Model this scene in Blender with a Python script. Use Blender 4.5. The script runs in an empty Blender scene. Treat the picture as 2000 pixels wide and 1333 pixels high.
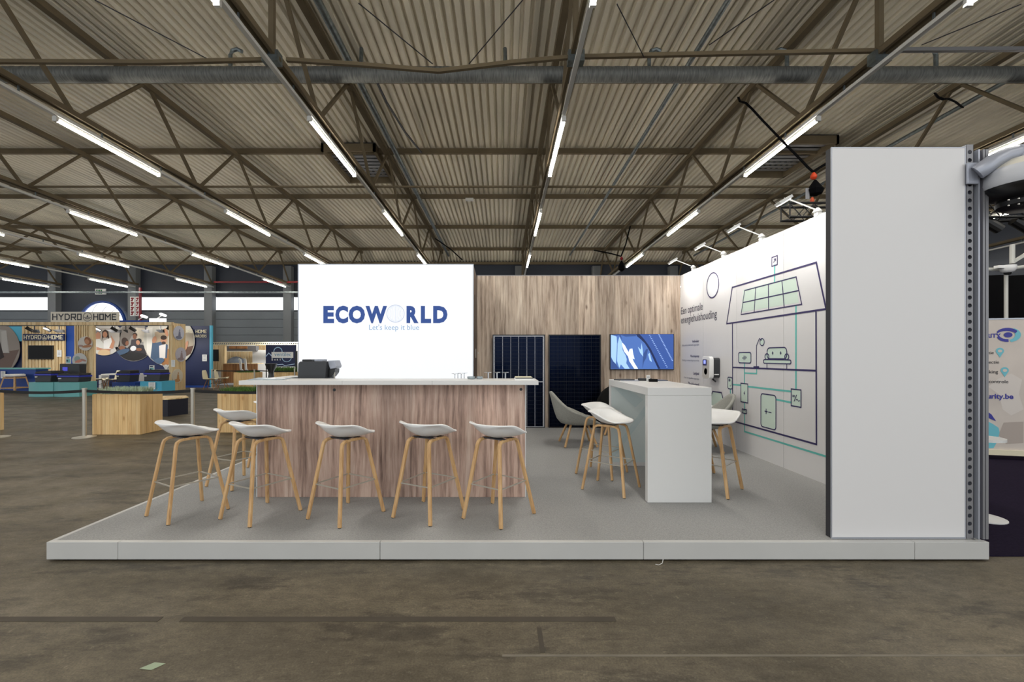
import bpy, bmesh, math, random
from mathutils import Vector, Matrix
random.seed(7)
PI = math.pi
SC = bpy.context.scene
COL = SC.collection
F = 860.0; CX = 973.0; CY = 695.0; ZC = 1.485      # focal length in pixels, vanishing point, eye height

# ------------------------------------------------------------------ camera
cam = bpy.data.cameras.new('camera'); cam.sensor_width = 36; cam.lens = F/2000*36
cam.shift_x = 0.0135; cam.shift_y = 0.01425; cam.clip_start = 0.05; cam.clip_end = 200
co = bpy.data.objects.new('camera', cam); COL.objects.link(co)
co.location = (0, 0, ZC); co.rotation_euler = (PI/2, 0, 0)
SC.camera = co
# ------------------------------------------------------------------ world, exposure
w = bpy.data.worlds.new('world'); SC.world = w; w.use_nodes = True
w.node_tree.nodes['Background'].inputs[0].default_value = (0.93, 0.97, 1.0, 1)
w.node_tree.nodes['Background'].inputs[1].default_value = 0.95
SC.view_settings.view_transform = 'Standard'; SC.view_settings.look = 'None'
SC.view_settings.gamma = 1; SC.view_settings.use_curve_mapping = False
SC.view_settings.exposure = 0.55
TUBE_STRENGTH = 38.0
BOX_STRENGTH = 0.60        # backlit logo wall
ARM_POWER = 3.6           # arm spots over the mural wall

def area(name, loc, rot, sx, sy, power, col=(1, .96, .88)):
    l = bpy.data.lights.new(name, 'AREA'); l.shape = 'RECTANGLE'; l.size = sx; l.size_y = sy
    l.energy = power; l.color = col
    o = bpy.data.objects.new(name, l); COL.objects.link(o); o.location = loc; o.rotation_euler = rot
    return o
# the hall's fluorescent rows go on behind and above the camera
for i, x in enumerate((-16.6, -10.6, -4.6, 1.4, 7.4, 13.4)):
    for y in (-9.0, -2.6, 3.9):
        area('hall_lamp', (x, y+1.6, 7.1), (0, 0, 0), 0.15, 3.1, 55)

for x in (-19.5, -17.2, -15.0):      # the timber booth's own floodlights
    area('booth_flood', (x, 18.75, 2.62), (math.radians(50), 0, 0), .5, .2, 22, (1, .97, .9))
area('stand_flood', (-11.6, 23.4, 2.7), (math.radians(45), 0, 0), 1.5, .2, 60, (1, .97, .9))

# ------------------------------------------------------------------ helpers
def lin(c):
    c = c/255.0
    return c/12.92 if c <= .04045 else ((c+.055)/1.055)**2.4
def rgb(r, g, b): return (lin(r), lin(g), lin(b), 1)

def P(px, py, Y): return ((px-CX)*Y/F, Y, ZC-(py-CY)*Y/F)
def XX(px, Y): return (px-CX)*Y/F
def ZZ(py, Y): return ZC-(py-CY)*Y/F
def YF(py, z=0.0): return F*(ZC-z)/(py-CY)

def mat(name, col, rough=.5, metal=0.0, emit=0.0, spec=.5, vary=None, bump=None, trans=0.0, coat=0.0, ecol=None, stretch=(1, 1, 1)):
    m = bpy.data.materials.new(name); m.use_nodes = True
    nt = m.node_tree; b = nt.nodes['Principled BSDF']
    b.inputs['Base Color'].default_value = col
    b.inputs['Roughness'].default_value = rough; b.inputs['Metallic'].default_value = metal
    b.inputs['Specular IOR Level'].default_value = spec
    b.inputs['Coat Weight'].default_value = coat
    b.inputs['Transmission Weight'].default_value = trans
    if emit:
        b.inputs['Emission Color'].default_value = ecol or col
        b.inputs['Emission Strength'].default_value = emit
    tc = nt.nodes.new('ShaderNodeTexCoord'); mp = nt.nodes.new('ShaderNodeMapping')
    nt.links.new(tc.outputs['Object'], mp.inputs[0]); mp.inputs['Scale'].default_value = stretch
    if vary:                       # (scale, amount)
        n = nt.nodes.new('ShaderNodeTexNoise'); n.inputs['Scale'].default_value = vary[0]; n.inputs['Detail'].default_value = 5
        nt.links.new(mp.outputs[0], n.inputs['Vector'])
        r = nt.nodes.new('ShaderNodeValToRGB'); a = vary[1]
        r.color_ramp.elements[0].position = .3; r.color_ramp.elements[1].position = .7
        r.color_ramp.elements[0].color = tuple(c*(1-a) for c in col[:3])+(1,)
        r.color_ramp.elements[1].color = tuple(min(1, c*(1+a)) for c in col[:3])+(1,)
        nt.links.new(n.outputs[0], r.inputs[0]); nt.links.new(r.outputs[0], b.inputs['Base Color'])
    if bump:
        n2 = nt.nodes.new('ShaderNodeTexNoise'); n2.inputs['Scale'].default_value = bump[0]; n2.inputs['Detail'].default_value = 4
        nt.links.new(mp.outputs[0], n2.inputs['Vector'])
        bp = nt.nodes.new('ShaderNodeBump'); bp.inputs['Strength'].default_value = bump[1]; bp.inputs['Distance'].default_value = .01
        nt.links.new(n2.outputs[0], bp.inputs['Height']); nt.links.new(bp.outputs[0], b.inputs['Normal'])
    return m

def wood(name, dark, mid, light, gscale=14, axis='z', rough=.6, knots=False, tint=.0, soft=.5):
    """grain along one axis, each object shifted by its own random number"""
    m = bpy.data.materials.new(name); m.use_nodes = True
    nt = m.node_tree; b = nt.nodes['Principled BSDF']; b.inputs['Roughness'].default_value = rough
    N = nt.nodes.new; L = nt.links.new
    tc = N('ShaderNodeTexCoord'); oi = N('ShaderNodeObjectInfo')
    mul = N('ShaderNodeMath'); mul.operation = 'MULTIPLY'; mul.inputs[1].default_value = 37.0
    L(oi.outputs['Random'], mul.inputs[0])
    cmb = N('ShaderNodeCombineXYZ')
    for k in range(3): L(mul.outputs[0], cmb.inputs[k])
    add = N('ShaderNodeVectorMath'); add.operation = 'ADD'
    L(tc.outputs['Object'], add.inputs[0]); L(cmb.outputs[0], add.inputs[1])
    mp = N('ShaderNodeMapping'); s = {'x': (.05, 1, 1), 'y': (1, .05, 1), 'z': (1, 1, .05)}[axis]
    mp.inputs['Scale'].default_value = s
    # bend the grain a little
    wn = N('ShaderNodeTexNoise'); wn.inputs['Scale'].default_value = 2.2; L(add.outputs[0], wn.inputs['Vector'])
    vm = N('ShaderNodeVectorMath'); vm.operation = 'MULTIPLY_ADD'
    vm.inputs[1].default_value = (.035, .035, .035); L(wn.outputs['Color'], vm.inputs[0]); L(add.outputs[0], vm.inputs[2])
    L(vm.outputs[0], mp.inputs[0])
    n1 = N('ShaderNodeTexNoise'); n1.inputs['Scale'].default_value = gscale; n1.inputs['Detail'].default_value = 8; n1.inputs['Roughness'].default_value = .65
    L(mp.outputs[0], n1.inputs['Vector'])
    r = N('ShaderNodeValToRGB'); e = r.color_ramp.elements
    e[0].position = .5-.22*soft*1.2; e[0].color = dark; e[1].position = .5+.3*soft; e[1].color = light
    x = e.new(.5); x.color = mid
    L(n1.outputs[0], r.inputs[0]); out = r.outputs[0]
    bn = N('ShaderNodeTexNoise'); bn.inputs['Scale'].default_value = 3.2; bn.inputs['Detail'].default_value = 3
    mpb = N('ShaderNodeMapping'); mpb.inputs['Scale'].default_value = {'z': (1.6, 1.6, .3), 'x': (.3, 1.6, 1.6), 'y': (1.6, .3, 1.6)}[axis]
    L(vm.outputs[0], mpb.inputs[0]); L(mpb.outputs[0], bn.inputs['Vector'])
    br = N('ShaderNodeValToRGB'); br.color_ramp.elements[0].position = .35; br.color_ramp.elements[0].color = (.74, .72, .72, 1)
    br.color_ramp.elements[1].position = .66; br.color_ramp.elements[1].color = (1.0, 1.0, 1.0, 1); L(bn.outputs[0], br.inputs[0])
    mb_ = N('ShaderNodeMixRGB'); mb_.blend_type = 'MULTIPLY'; mb_.inputs[0].default_value = 1 if tint >= .2 else .15
    L(out, mb_.inputs[1]); L(br.outputs[0], mb_.inputs[2]); out = mb_.outputs[0]
    if knots:
        mp2 = N('ShaderNodeMapping'); mp2.inputs['Scale'].default_value = {'z': (1, 1, .45), 'x': (.45, 1, 1), 'y': (1, .45, 1)}[axis]
        L(vm.outputs[0], mp2.inputs[0])
        v = N('ShaderNodeTexVoronoi'); v.inputs['Scale'].default_value = 3.6; L(mp2.outputs[0], v.inputs['Vector'])
        kr = N('ShaderNodeValToRGB'); kr.color_ramp.elements[0].position = .03; kr.color_ramp.elements[0].color = (1, 1, 1, 1)
        kr.color_ramp.elements[1].position = .1; kr.color_ramp.elements[1].color = (0, 0, 0, 1)
        L(v.outputs['Distance'], kr.inputs[0])
        mx = N('ShaderNodeMixRGB'); L(kr.outputs[0], mx.inputs[0]); L(out, mx.inputs[1]); mx.inputs[2].default_value = dark
        out = mx.outputs[0]
    if tint:
        ma = N('ShaderNodeMath'); ma.operation = 'MULTIPLY_ADD'; ma.inputs[1].default_value = tint; ma.inputs[2].default_value = 1-tint/2
        L(oi.outputs['Random'], ma.inputs[0])
        hs = N('ShaderNodeHueSaturation'); L(ma.outputs[0], hs.inputs['Value']); L(out, hs.inputs['Color']); out = hs.outputs[0]
    L(out, b.inputs['Base Color'])
    bp = N('ShaderNodeBump'); bp.inputs['Strength'].default_value = .15; bp.inputs['Distance'].default_value = .004
    L(n1.outputs[0], bp.inputs['Height']); L(bp.outputs[0], b.inputs['Normal'])
    return m

def root_loc(o):
    v = Vector((0, 0, 0))
    while o is not None:
        v += o.location; o = o.parent
    return v

def setp(o, label=None, cat=None, group=None, kind=None):
    if label: o['label'] = label
    if cat: o['category'] = cat
    if group: o['group'] = group
    if kind: o['kind'] = kind
    return o

def thing(name, label, cat, loc=(0, 0, 0), rotz=0, group=None):
    o = bpy.data.objects.new(name, None); o.empty_display_size = .1; COL.objects.link(o)
    o.location = loc; o.rotation_euler = (0, 0, rotz)
    return setp(o, label, cat, group)

class MB:
    def __init__(s): s.v = []; s.f = []; s.m = []; s.mi = 0
    def add(s, vs, fs):
        b = len(s.v); s.v += [tuple(p) for p in vs]; s.f += [tuple(b+i for i in f) for f in fs]; s.m += [s.mi]*len(fs); return s
    def box(s, x0, x1, y0, y1, z0, z1):
        return s.add([(x0, y0, z0), (x1, y0, z0), (x1, y1, z0), (x0, y1, z0), (x0, y0, z1), (x1, y0, z1), (x1, y1, z1), (x0, y1, z1)],
                     [(0, 3, 2, 1), (4, 5, 6, 7), (0, 1, 5, 4), (1, 2, 6, 5), (2, 3, 7, 6), (3, 0, 4, 7)])
    def beam(s, a, b, w, h, up=(0, 0, 1)):
        a = Vector(a); b = Vector(b); d = (b-a).normalized(); up = Vector(up)
        if abs(d.dot(up)) > .98: up = Vector((0, 1, 0))
        u = d.cross(up).normalized(); v = u.cross(d).normalized(); u *= w/2; v *= h/2
        return s.add([a-u-v, a+u-v, a+u+v, a-u+v, b-u-v, b+u-v, b+u+v, b-u+v],
                     [(0, 1, 2, 3), (7, 6, 5, 4), (0, 4, 5, 1), (1, 5, 6, 2), (2, 6, 7, 3), (3, 7, 4, 0)])
    def path(s, pts, w, h, up=(0, 0, 1), closed=False, n=4, upf=None):
        """sweep a rectangle (n=4) or an ellipse (n>4) along points; w across, h along 'up'"""
        pts = [Vector(p) for p in pts]; k = len(pts); rings = []
        for i, p in enumerate(pts):
            if closed: d = pts[(i+1) % k]-pts[i-1]
            else: d = pts[min(i+1, k-1)]-pts[max(i-1, 0)]
            d.normalize(); U = Vector(upf(i) if upf else up)
            if abs(d.dot(U)) > .99: U = Vector((0, 1, 0)) if abs(d.y) < .9 else Vector((1, 0, 0))
            u = d.cross(U).normalized(); v = u.cross(d).normalized()
            if n == 4: ring = [p+u*w/2*a+v*h/2*b for a, b in ((-1, -1), (1, -1), (1, 1), (-1, 1))]
            else: ring = [p+u*w/2*math.cos(2*PI*j/n)+v*h/2*math.sin(2*PI*j/n) for j in range(n)]
            rings.append(ring)
        base = len(s.v)
        for r in rings: s.v += [tuple(q) for q in r]
        for i in range(k if closed else k-1):
            for j in range(n):
                a = base+i*n+j; b = base+i*n+(j+1) % n; c = base+((i+1) % k)*n+(j+1) % n; d = base+((i+1) % k)*n+j
                s.f.append((a, b, c, d)); s.m.append(s.mi)
        if not closed:
            s.f.append(tuple(base+j for j in reversed(range(n)))); s.m.append(s.mi)
            s.f.append(tuple(base+(k-1)*n+j for j in range(n))); s.m.append(s.mi)
        return s
    def tube(s, pts, r, n=10, closed=False): return s.path(pts, 2*r, 2*r, n=n, closed=closed)
    def lathe(s, prof, c=(0, 0, 0), n=20, ax='z'):
        base = len(s.v); k = len(prof)
        for r, h in prof:
            for j in range(n):
                a = 2*PI*j/n; q = (r*math.cos(a), r*math.sin(a), h)
                if ax == 'y': q = (q[0], q[2], q[1])
                if ax == 'x': q = (q[2], q[0], q[1])
                s.v.append((c[0]+q[0], c[1]+q[1], c[2]+q[2]))
        for i in range(k-1):
            for j in range(n):
                s.f.append((base+i*n+j, base+i*n+(j+1) % n, base+(i+1)*n+(j+1) % n, base+(i+1)*n+j)); s.m.append(s.mi)
        s.f.append(tuple(base+j for j in reversed(range(n)))); s.m.append(s.mi)
        s.f.append(tuple(base+(k-1)*n+j for j in range(n))); s.m.append(s.mi)
        return s
    def prism(s, poly, y0, y1):                # polygon in x,z pushed through y
        n = len(poly)
        return s.add([(x, y0, z) for x, z in poly]+[(x, y1, z) for x, z in poly],
                     [tuple(range(n)), tuple(reversed(range(n, 2*n)))]+[(i, i+n, (i+1) % n+n, (i+1) % n) for i in range(n)])
    def prismz(s, poly, z0, z1):
        n = len(poly)
        return s.add([(x, y, z0) for x, y in poly]+[(x, y, z1) for x, y in poly],
                     [tuple(reversed(range(n))), tuple(range(n, 2*n))]+[(i, (i+1) % n, (i+1) % n+n, i+n) for i in range(n)])
    def build(s, name, m, parent=None, smooth=False, bevel=0, label=None, cat=None, group=None, kind=None, solid=0, sub=0, fix=True, local=False):
        me = bpy.data.meshes.new(name)
        off = root_loc(parent) if (parent is not None and not local) else Vector((0, 0, 0))
        vs = [(x-off.x, y-off.y, z-off.z) for x, y, z in s.v]
        if parent is None and not local and kind != 'structure':      # origin at the foot of the mesh
            xs, ys, zs = zip(*vs); c = Vector(((min(xs)+max(xs))/2, (min(ys)+max(ys))/2, min(zs)))
            vs = [(x-c.x, y-c.y, z-c.z) for x, y, z in vs]
        else: c = Vector((0, 0, 0))
        me.from_pydata(vs, [], s.f)
        for mm in (m if isinstance(m, (list, tuple)) else [m]): me.materials.append(mm)
        if isinstance(m, (list, tuple)): me.polygons.foreach_set('material_index', s.m)
        if fix:
            bm = bmesh.new(); bm.from_mesh(me); bmesh.ops.recalc_face_normals(bm, faces=bm.faces[:]); bm.to_mesh(me); bm.free()
        if smooth:
            me.polygons.foreach_set('use_smooth', [True]*len(me.polygons))
            try: me.set_sharp_from_angle(angle=math.radians(40))
            except Exception: pass
        o = bpy.data.objects.new(name, me); COL.objects.link(o); o.location = c
        if parent is not None: o.parent = parent
        if solid:
            md = o.modifiers.new('solid', 'SOLIDIFY'); md.thickness = solid; md.offset = 0
        if sub:
            md = o.modifiers.new('sub', 'SUBSURF'); md.levels = sub; md.render_levels = sub
        if bevel:
            md = o.modifiers.new('bevel', 'BEVEL'); md.width = bevel; md.segments = 2; md.limit_method = 'ANGLE'
        return setp(o, label, cat, group, kind)

def box(name, m, parent, x0, x1, y0, y1, z0, z1, bevel=0, **k):
    return MB().box(x0, x1, y0, y1, z0, z1).build(name, m, parent, bevel=bevel, **k)

def copy_tree(o, parent=None):
    c = o.copy(); COL.objects.link(c)
    if parent is not None: c.parent = parent
    for ch in list(o.children): copy_tree(ch, c)
    return c

class Plane:
    """a flat printed face: a runs to the viewer's right, b up; lift is towards the viewer"""
    def __init__(s, o, u, v): s.o = Vector(o); s.u = Vector(u); s.v = Vector(v); s.n = s.u.cross(s.v)
    def p(s, a, b, lift=0): return s.o+s.u*a+s.v*b+s.n*lift
def flat(pl, polys, name, m, parent, lift=.002, **k):
    mb = MB()
    for i, po in enumerate(polys): mb.add([pl.p(a, b, lift+i*4e-6) for a, b in po], [tuple(range(len(po)))])
    return mb.build(name, m, parent, fix=False, **k)
def stroke(p, q, w):
    (x0, y0), (x1, y1) = p, q; d = math.hypot(x1-x0, y1-y0) or 1; nx, ny = -(y1-y0)/d*w/2, (x1-x0)/d*w/2
    ex, ey = (x1-x0)/d*w/2, (y1-y0)/d*w/2
    x0 -= ex; y0 -= ey; x1 += ex; y1 += ey
    return [(x0-nx, y0-ny), (x1-nx, y1-ny), (x1+nx, y1+ny), (x0+nx, y0+ny)]
def lines(pts, w, closed=False):
    pts = list(pts)+([pts[0]] if closed else [])
    return [stroke(pts[i], pts[i+1], w) for i in range(len(pts)-1)]
def ell(cx, cy, rx, ry, n=28, a0=0, a1=2*PI, rot=0):
    out = []
    full = abs(a1-a0-2*PI) < 1e-6
    for i in range(n if full else n+1):
        a = a0+(a1-a0)*i/n; x, y = rx*math.cos(a), ry*math.sin(a)
        out.append((cx+x*math.cos(rot)-y*math.sin(rot), cy+x*math.sin(rot)+y*math.cos(rot)))
    return out
def rrect(a0, a1, b0, b1, r, k=4):
    out = []
    for cx, cy, s in ((a1-r, b1-r, 0), (a0+r, b1-r, 1), (a0+r, b0+r, 2), (a1-r, b0+r, 3)):
        for i in range(k+1):
            t = (s+i/k)*PI/2; out.append((cx+r*math.cos(t), cy+r*math.sin(t)))
    return out

_tcache = {}
def text_geo(body, bold=0.0, res=3):
    key = (body, bold)
    if key in _tcache: return _tcache[key]
    cu = bpy.data.curves.new('t', 'FONT'); cu.body = body; cu.offset = bold; cu.resolution_u = res
    ob = bpy.data.objects.new('t', cu); COL.objects.link(ob)
    dg = bpy.context.evaluated_depsgraph_get(); dg.update()
    me = bpy.data.meshes.new_from_object(ob.evaluated_get(dg))
    vs = [(v.co.x, v.co.y) for v in me.vertices]; fs = [tuple(p.vertices) for p in me.polygons]
    bpy.data.objects.remove(ob); bpy.data.curves.remove(cu); bpy.data.meshes.remove(me)
    x0 = min(v[0] for v in vs); x1 = max(v[0] for v in vs); y0 = min(v[1] for v in vs); y1 = max(v[1] for v in vs)
    _tcache[key] = (vs, fs, x0, x1, y0, y1); return _tcache[key]
def text(pl, body, a0, b0, w, m, parent, h=None, bold=0.0, lift=.003, name='lettering', base=True, capw=None, **k):
    """lettering whose left edge is a0 and baseline b0, w wide; h scales the height (1 = natural)"""
    vs, fs, x0, x1, y0, y1 = text_geo(body, bold)
    sx = w/(x1-x0); sy = sx*(h or 1)
    mb = MB().add([pl.p(a0+(x-x0)*sx, b0+y*sy, lift) for x, y in vs], fs)
    return mb.build(name, m, parent, fix=False, **k)

# squared display letters, drawn as strokes in a box 1 high
SQ = {'H': [[(0, 0), (0, 1)], [(.7, 0), (.7, 1)], [(0, .5), (.7, .5)]], 'Y': [[(0, 1), (.35, .5), (.7, 1)], [(.35, .5), (.35, 0)]],
      'D': [[(0, 0), (0, 1), (.45, 1), (.7, .75), (.7, .25), (.45, 0), (0, 0)]], 'R': [[(0, 0), (0, 1), (.7, 1), (.7, .45), (0, .45)], [(.35, .45), (.7, 0)]],
      'O': [[(0, 0), (0, 1), (.6, 1), (.6, 0), (0, 0)]], 'M': [[(0, 0), (0, 1), (.42, .45), (.84, 1), (.84, 0)]], 'E': [[(.6, 0), (0, 0), (0, 1), (.6, 1)], [(0, .5), (.5, .5)]]}
SW = {'H': .7, 'Y': .7, 'D': .7, 'R': .7, 'O': .6, 'M': .84, 'E': .6}
def squared(pl, body, a0, a1, b0, b1, m, parent, lift=.006, wt=.17):
    h = b1-b0; t = h*wt; tot = sum(SW[c] for c in body)+.34*(len(body)-1); k = (a1-a0-t)/tot; x = a0+t/2
    for c in body:
        polys = []
        for ln in SQ[c]: polys += lines([(x+u*k, b0+t/2+v*(h-t)) for u, v in ln], t)
        flat(pl, polys, 'letter', m, parent, lift); x += (SW[c]+.34)*k

ORD = ['first', 'second', 'third', 'fourth', 'fifth', 'sixth', 'seventh', 'eighth', 'ninth', 'tenth', 'eleventh', 'twelfth']
# ------------------------------------------------------------------ materials
M = {}
M['steel'] = mat('roof_steel', rgb(110, 98, 78), .75, .0, spec=.2, vary=(1.5, .12))
M['deck'] = mat('roof_deck', rgb(216, 209, 192), .5, .0, vary=(.6, .14), stretch=(3, .3, 1))
M['galv'] = mat('galvanised', rgb(120, 128, 130), .42, .75, vary=(8, .3))
M['duct'] = mat('spiral_duct', rgb(112, 114, 112), .6, .35, vary=(5, .35), stretch=(6, 1, 1))
M['white_metal'] = mat('white_metal', rgb(215, 215, 212), .4)
M['tube'] = mat('lit_tube', rgb(255, 247, 225), .4, emit=TUBE_STRENGTH, ecol=(1, .935, .83, 1))
M['wallgrey'] = mat('hall_cladding', rgb(118, 125, 132), .6, vary=(.5, .06))
M['walldark'] = mat('hall_cladding_upper', rgb(48, 54, 66), .6)
M['column'] = mat('hall_column', rgb(118, 122, 126), .6)
M['white'] = mat('white_laminate', rgb(218, 218, 217), .38)
M['panel'] = mat('white_panel', rgb(220, 219, 220), .45)
M['trim'] = mat('platform_trim', rgb(190, 190, 188), .4, vary=(3, .03))
M['plastic'] = mat('white_shell', rgb(240, 240, 240), .35)
M['oak'] = wood('oak', rgb(176, 134, 88), rgb(206, 166, 116), rgb(220, 186, 140), 30, 'z', .5, soft=.8)
M['board'] = wood('board_print', rgb(110, 86, 76), rgb(192, 162, 146), rgb(228, 206, 190), 24, 'z', .55, knots=True, tint=.42, soft=.75)
M['board2'] = wood('wall_board_print', rgb(120, 98, 82), rgb(200, 180, 160), rgb(234, 220, 202), 22, 'z', .55, knots=True, tint=.34, soft=.75)
M['pine'] = wood('pine', rgb(188, 142, 88), rgb(226, 190, 134), rgb(240, 212, 162), 12, 'z', .6, knots=True, tint=.16, soft=.9)
M['slat'] = wood('slat_wood', rgb(206, 172, 124), rgb(236, 208, 160), rgb(246, 226, 184), 12, 'z', .6, tint=.1)
M['brownwood'] = wood('brown_wood', rgb(128, 84, 48), rgb(170, 118, 72), rgb(190, 140, 92), 10, 'z', .6, tint=.15)
M['carpet'] = mat('carpet', rgb(158, 158, 157), .95, vary=(90, .16), bump=(300, .5), spec=.1)
M['alu'] = mat('aluminium', rgb(176, 180, 190), .35, .4)
M['alud'] = mat('aluminium_dull', rgb(134, 134, 138), .42, .35)
M['dark'] = mat('dark_frame', rgb(44, 44, 50), .5)
M['black'] = mat('black_plastic', rgb(18, 18, 20), .35)
M['charcoal'] = mat('charcoal', rgb(52, 54, 58), .5)
M['chrome'] = mat('brushed_steel', rgb(196, 192, 182), .3, .55)
M['silver'] = mat('silver_plastic', rgb(160, 164, 176), .4, .3)
M['navy'] = mat('navy', rgb(16, 30, 74), .5)
M['blue'] = mat('blue', rgb(24, 66, 148), .5)
M['skyblue'] = mat('sky_blue', rgb(80, 180, 214), .5)
M['teal'] = mat('teal', rgb(112, 182, 184), .45)
M['black_cloth'] = mat('black_cloth', rgb(8, 8, 10), .95, spec=.1)
M['greyfab'] = mat('grey_felt', rgb(150, 150, 144), .95, vary=(220, .3), spec=.1)
M['blackfab'] = mat('black_felt', rgb(26, 26, 26), .95, spec=.15)
M['ink'] = mat('print_navy', rgb(50, 44, 92), .5)
M['inkdark'] = mat('print_dark', rgb(54, 54, 76), .5)
M['print_teal'] = mat('print_teal', rgb(100, 190, 182), .5)
M['print_green'] = mat('print_green', rgb(206, 224, 212), .5)
M['print_grey'] = mat('print_grey', rgb(120, 122, 140), .5)
M['paper'] = mat('paper', rgb(238, 238, 236), .6)
M['seat_white'] = mat('chair_cream', rgb(226, 218, 190), .5)
M['belt'] = mat('belt', rgb(14, 14, 16), .7)
M['red'] = mat('red_paint', rgb(130, 20, 32), .45)
M['green_sign'] = mat('exit_green', rgb(0, 110, 60), .5)
M['deckwhite'] = mat('mast_white', rgb(204, 204, 198), .5)
M['grass'] = mat('grass', rgb(74, 110, 40), .7, vary=(9, .5))
M['silverleaf'] = mat('silver_leaf', rgb(170, 186, 160), .7, vary=(9, .3))
M['soil'] = mat('soil', rgb(50, 40, 30), .9)
# ================================================================== the hall
def hall(X, Y, W): return (X+10/F*Y, Y, ZC+W-13/F*Y)
YW = 34.6
def floor_material():
    m = bpy.data.materials.new('hall_concrete'); m.use_nodes = True; nt = m.node_tree; b = nt.nodes['Principled BSDF']
    N = nt.nodes.new; L = nt.links.new
    tc = N('ShaderNodeTexCoord')
    def noise(s, d=6, r=.6, st=(1, 1, 1)):
        mp = N('ShaderNodeMapping'); mp.inputs['Scale'].default_value = st; L(tc.outputs['Object'], mp.inputs[0])
        n = N('ShaderNodeTexNoise'); n.inputs['Scale'].default_value = s; n.inputs['Detail'].default_value = d; n.inputs['Roughness'].default_value = r
        L(mp.outputs[0], n.inputs['Vector']); return n.outputs[0]
    def ramp(src, p0, c0, p1, c1):
        r = N('ShaderNodeValToRGB'); e = r.color_ramp.elements
        e[0].position = p0; e[0].color = c0; e[1].position = p1; e[1].color = c1; L(src, r.inputs[0]); return r.outputs[0]
    def mix(fac, a, c, mode='MIX'):
        x = N('ShaderNodeMixRGB'); x.blend_type = mode; L(fac, x.inputs[0]); L(a, x.inputs[1])
        if isinstance(c, tuple): x.inputs[2].default_value = c
        else: L(c, x.inputs[2])
        return x.outputs[0]
    base = ramp(noise(.9, 8, .62, (.6, 1.6, 1)), .32, rgb(74, 67, 54), .7, rgb(116, 107, 90))
    # darker scrubbed patches
    patch = ramp(noise(1.3, 10, .75, (.7, 2.2, 1)), .53, (0, 0, 0, 1), .6, (.6, .6, .6, 1))
    c = mix(patch, base, rgb(50, 45, 38))
    # pale dust specks and wear
    speck = ramp(noise(26, 6, .75), .58, (0, 0, 0, 1), .72, (.45, .45, .45, 1))
    c = mix(speck, c, rgb(156, 147, 128))
    fine = ramp(noise(95, 3, .7), .33, (.72, .72, .72, 1), .67, (1.22, 1.22, 1.22, 1))
    c = mix(ramp(noise(1, 0), 0, (1, 1, 1, 1), 1, (1, 1, 1, 1)), c, fine, 'MULTIPLY')
    scr = ramp(noise(7, 10, .55, (.25, 6, 1)), .66, (0, 0, 0, 1), .74, (.3, .3, .3, 1))
    mid = ramp(noise(11, 8, .75, (.8, 1.4, 1)), .34, (.66, .66, .66, 1), .66, (1.18, 1.18, 1.18, 1))
    c = mix(ramp(noise(1, 0), 0, (1, 1, 1, 1), 1, (1, 1, 1, 1)), c, mid, 'MULTIPLY')
    c = mix(scr, c, rgb(128, 121, 108))
    L(c, b.inputs['Base Color'])
    rr = ramp(noise(2.2, 6), .3, (.42, .42, .42, 1), .7, (.62, .62, .62, 1)); L(rr, b.inputs['Roughness'])
    b.inputs['Specular IOR Level'].default_value = .35
    bp = N('ShaderNodeBump'); bp.inputs['Strength'].default_value = .2; bp.inputs['Distance'].default_value = .004
    L(noise(60, 6, .7), bp.inputs['Height']); L(bp.outputs[0], b.inputs['Normal'])
    return m
fl = MB().box(-60, 45, -12, 36, -.2, 0).build('floor', floor_material(), kind='structure')
M['stripe_dark'] = mat('old_tape_dark', rgb(66, 59, 49), .7, vary=(6, .15))
M['stripe_pale'] = mat('old_tape_pale', rgb(112, 106, 94), .7, vary=(5, .2))
def mark(name, m, x0, x1, y0, y1): return MB().box(x0, x1, y0, y1, 0, .002).build(name, m, fl)
mark('trim_1', M['stripe_dark'], -2.9, -1.9, 2.455, 2.50); mark('trim_2', M['stripe_dark'], -1.78, .66, 2.455, 2.50)
mark('trim_3', M['stripe_dark'], .21, .235, 2.2, 2.40)
mark('trim_4', M['stripe_pale'], .02, 3.1, 2.17, 2.185)
mark('trim_5', M['stripe_pale'], -12.5, -4.4, 7.62, 7.65); mark('trim_6', M['stripe_pale'], -7.9, -3.2, 11.05, 11.1)
mark('trim_7', M['stripe_pale'], -7.0, -6.2, 5.98, 6.0)
for o in fl.children: o.name = 'floor_marking'
MB().add([(-1.70, 2.085, .002), (-1.635, 2.075, .002), (-1.60, 2.12, .002), (-1.66, 2.128, .002)], [(0, 1, 2, 3)]).build(
    'tape_scrap', mat('tape_green', rgb(150, 165, 140), .6), label='torn scrap of pale green tape stuck on concrete floor', cat='tape')
tw = MB().tube([(1.115, 3.12, .006), (1.13, 3.10, .01), (1.15, 3.085, .03), (1.165, 3.11, .045)], .002, 6)
tw.build('cable_tie', M['paper'], label='white cable tie end sticking out under the platform front', cat='cable tie')

# ceiling: trapezoidal steel deck, ribs running away from the camera
def deck():
    mb = MB(); pitch = .24; x = -47.0; prof = []
    while x < 31:
        prof += [(x, 0), (x+.125, 0), (x+.155, .1), (x+.21, .1)]; x += pitch
    W0 = 8.5
    for y0, y1 in ((-9, 4), (4, 13.1), (13.1, 22.3), (22.3, 32.6), (32.6, 35)):
        W1 = 7.75 if y1 > 34 else W0
        a = [hall(px, y0, W0+z) for px, z in prof]; b = [hall(px, y1, W1+z) for px, z in prof]
        n = len(prof); base = len(mb.v); mb.v += a+b
        mb.f += [(base+i, base+i+1, base+n+i+1, base+n+i) for i in range(n-1)]; mb.m += [0]*(n-1)
    return mb
deck().build('ceiling', M['deck'], kind='structure', fix=False)
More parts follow.
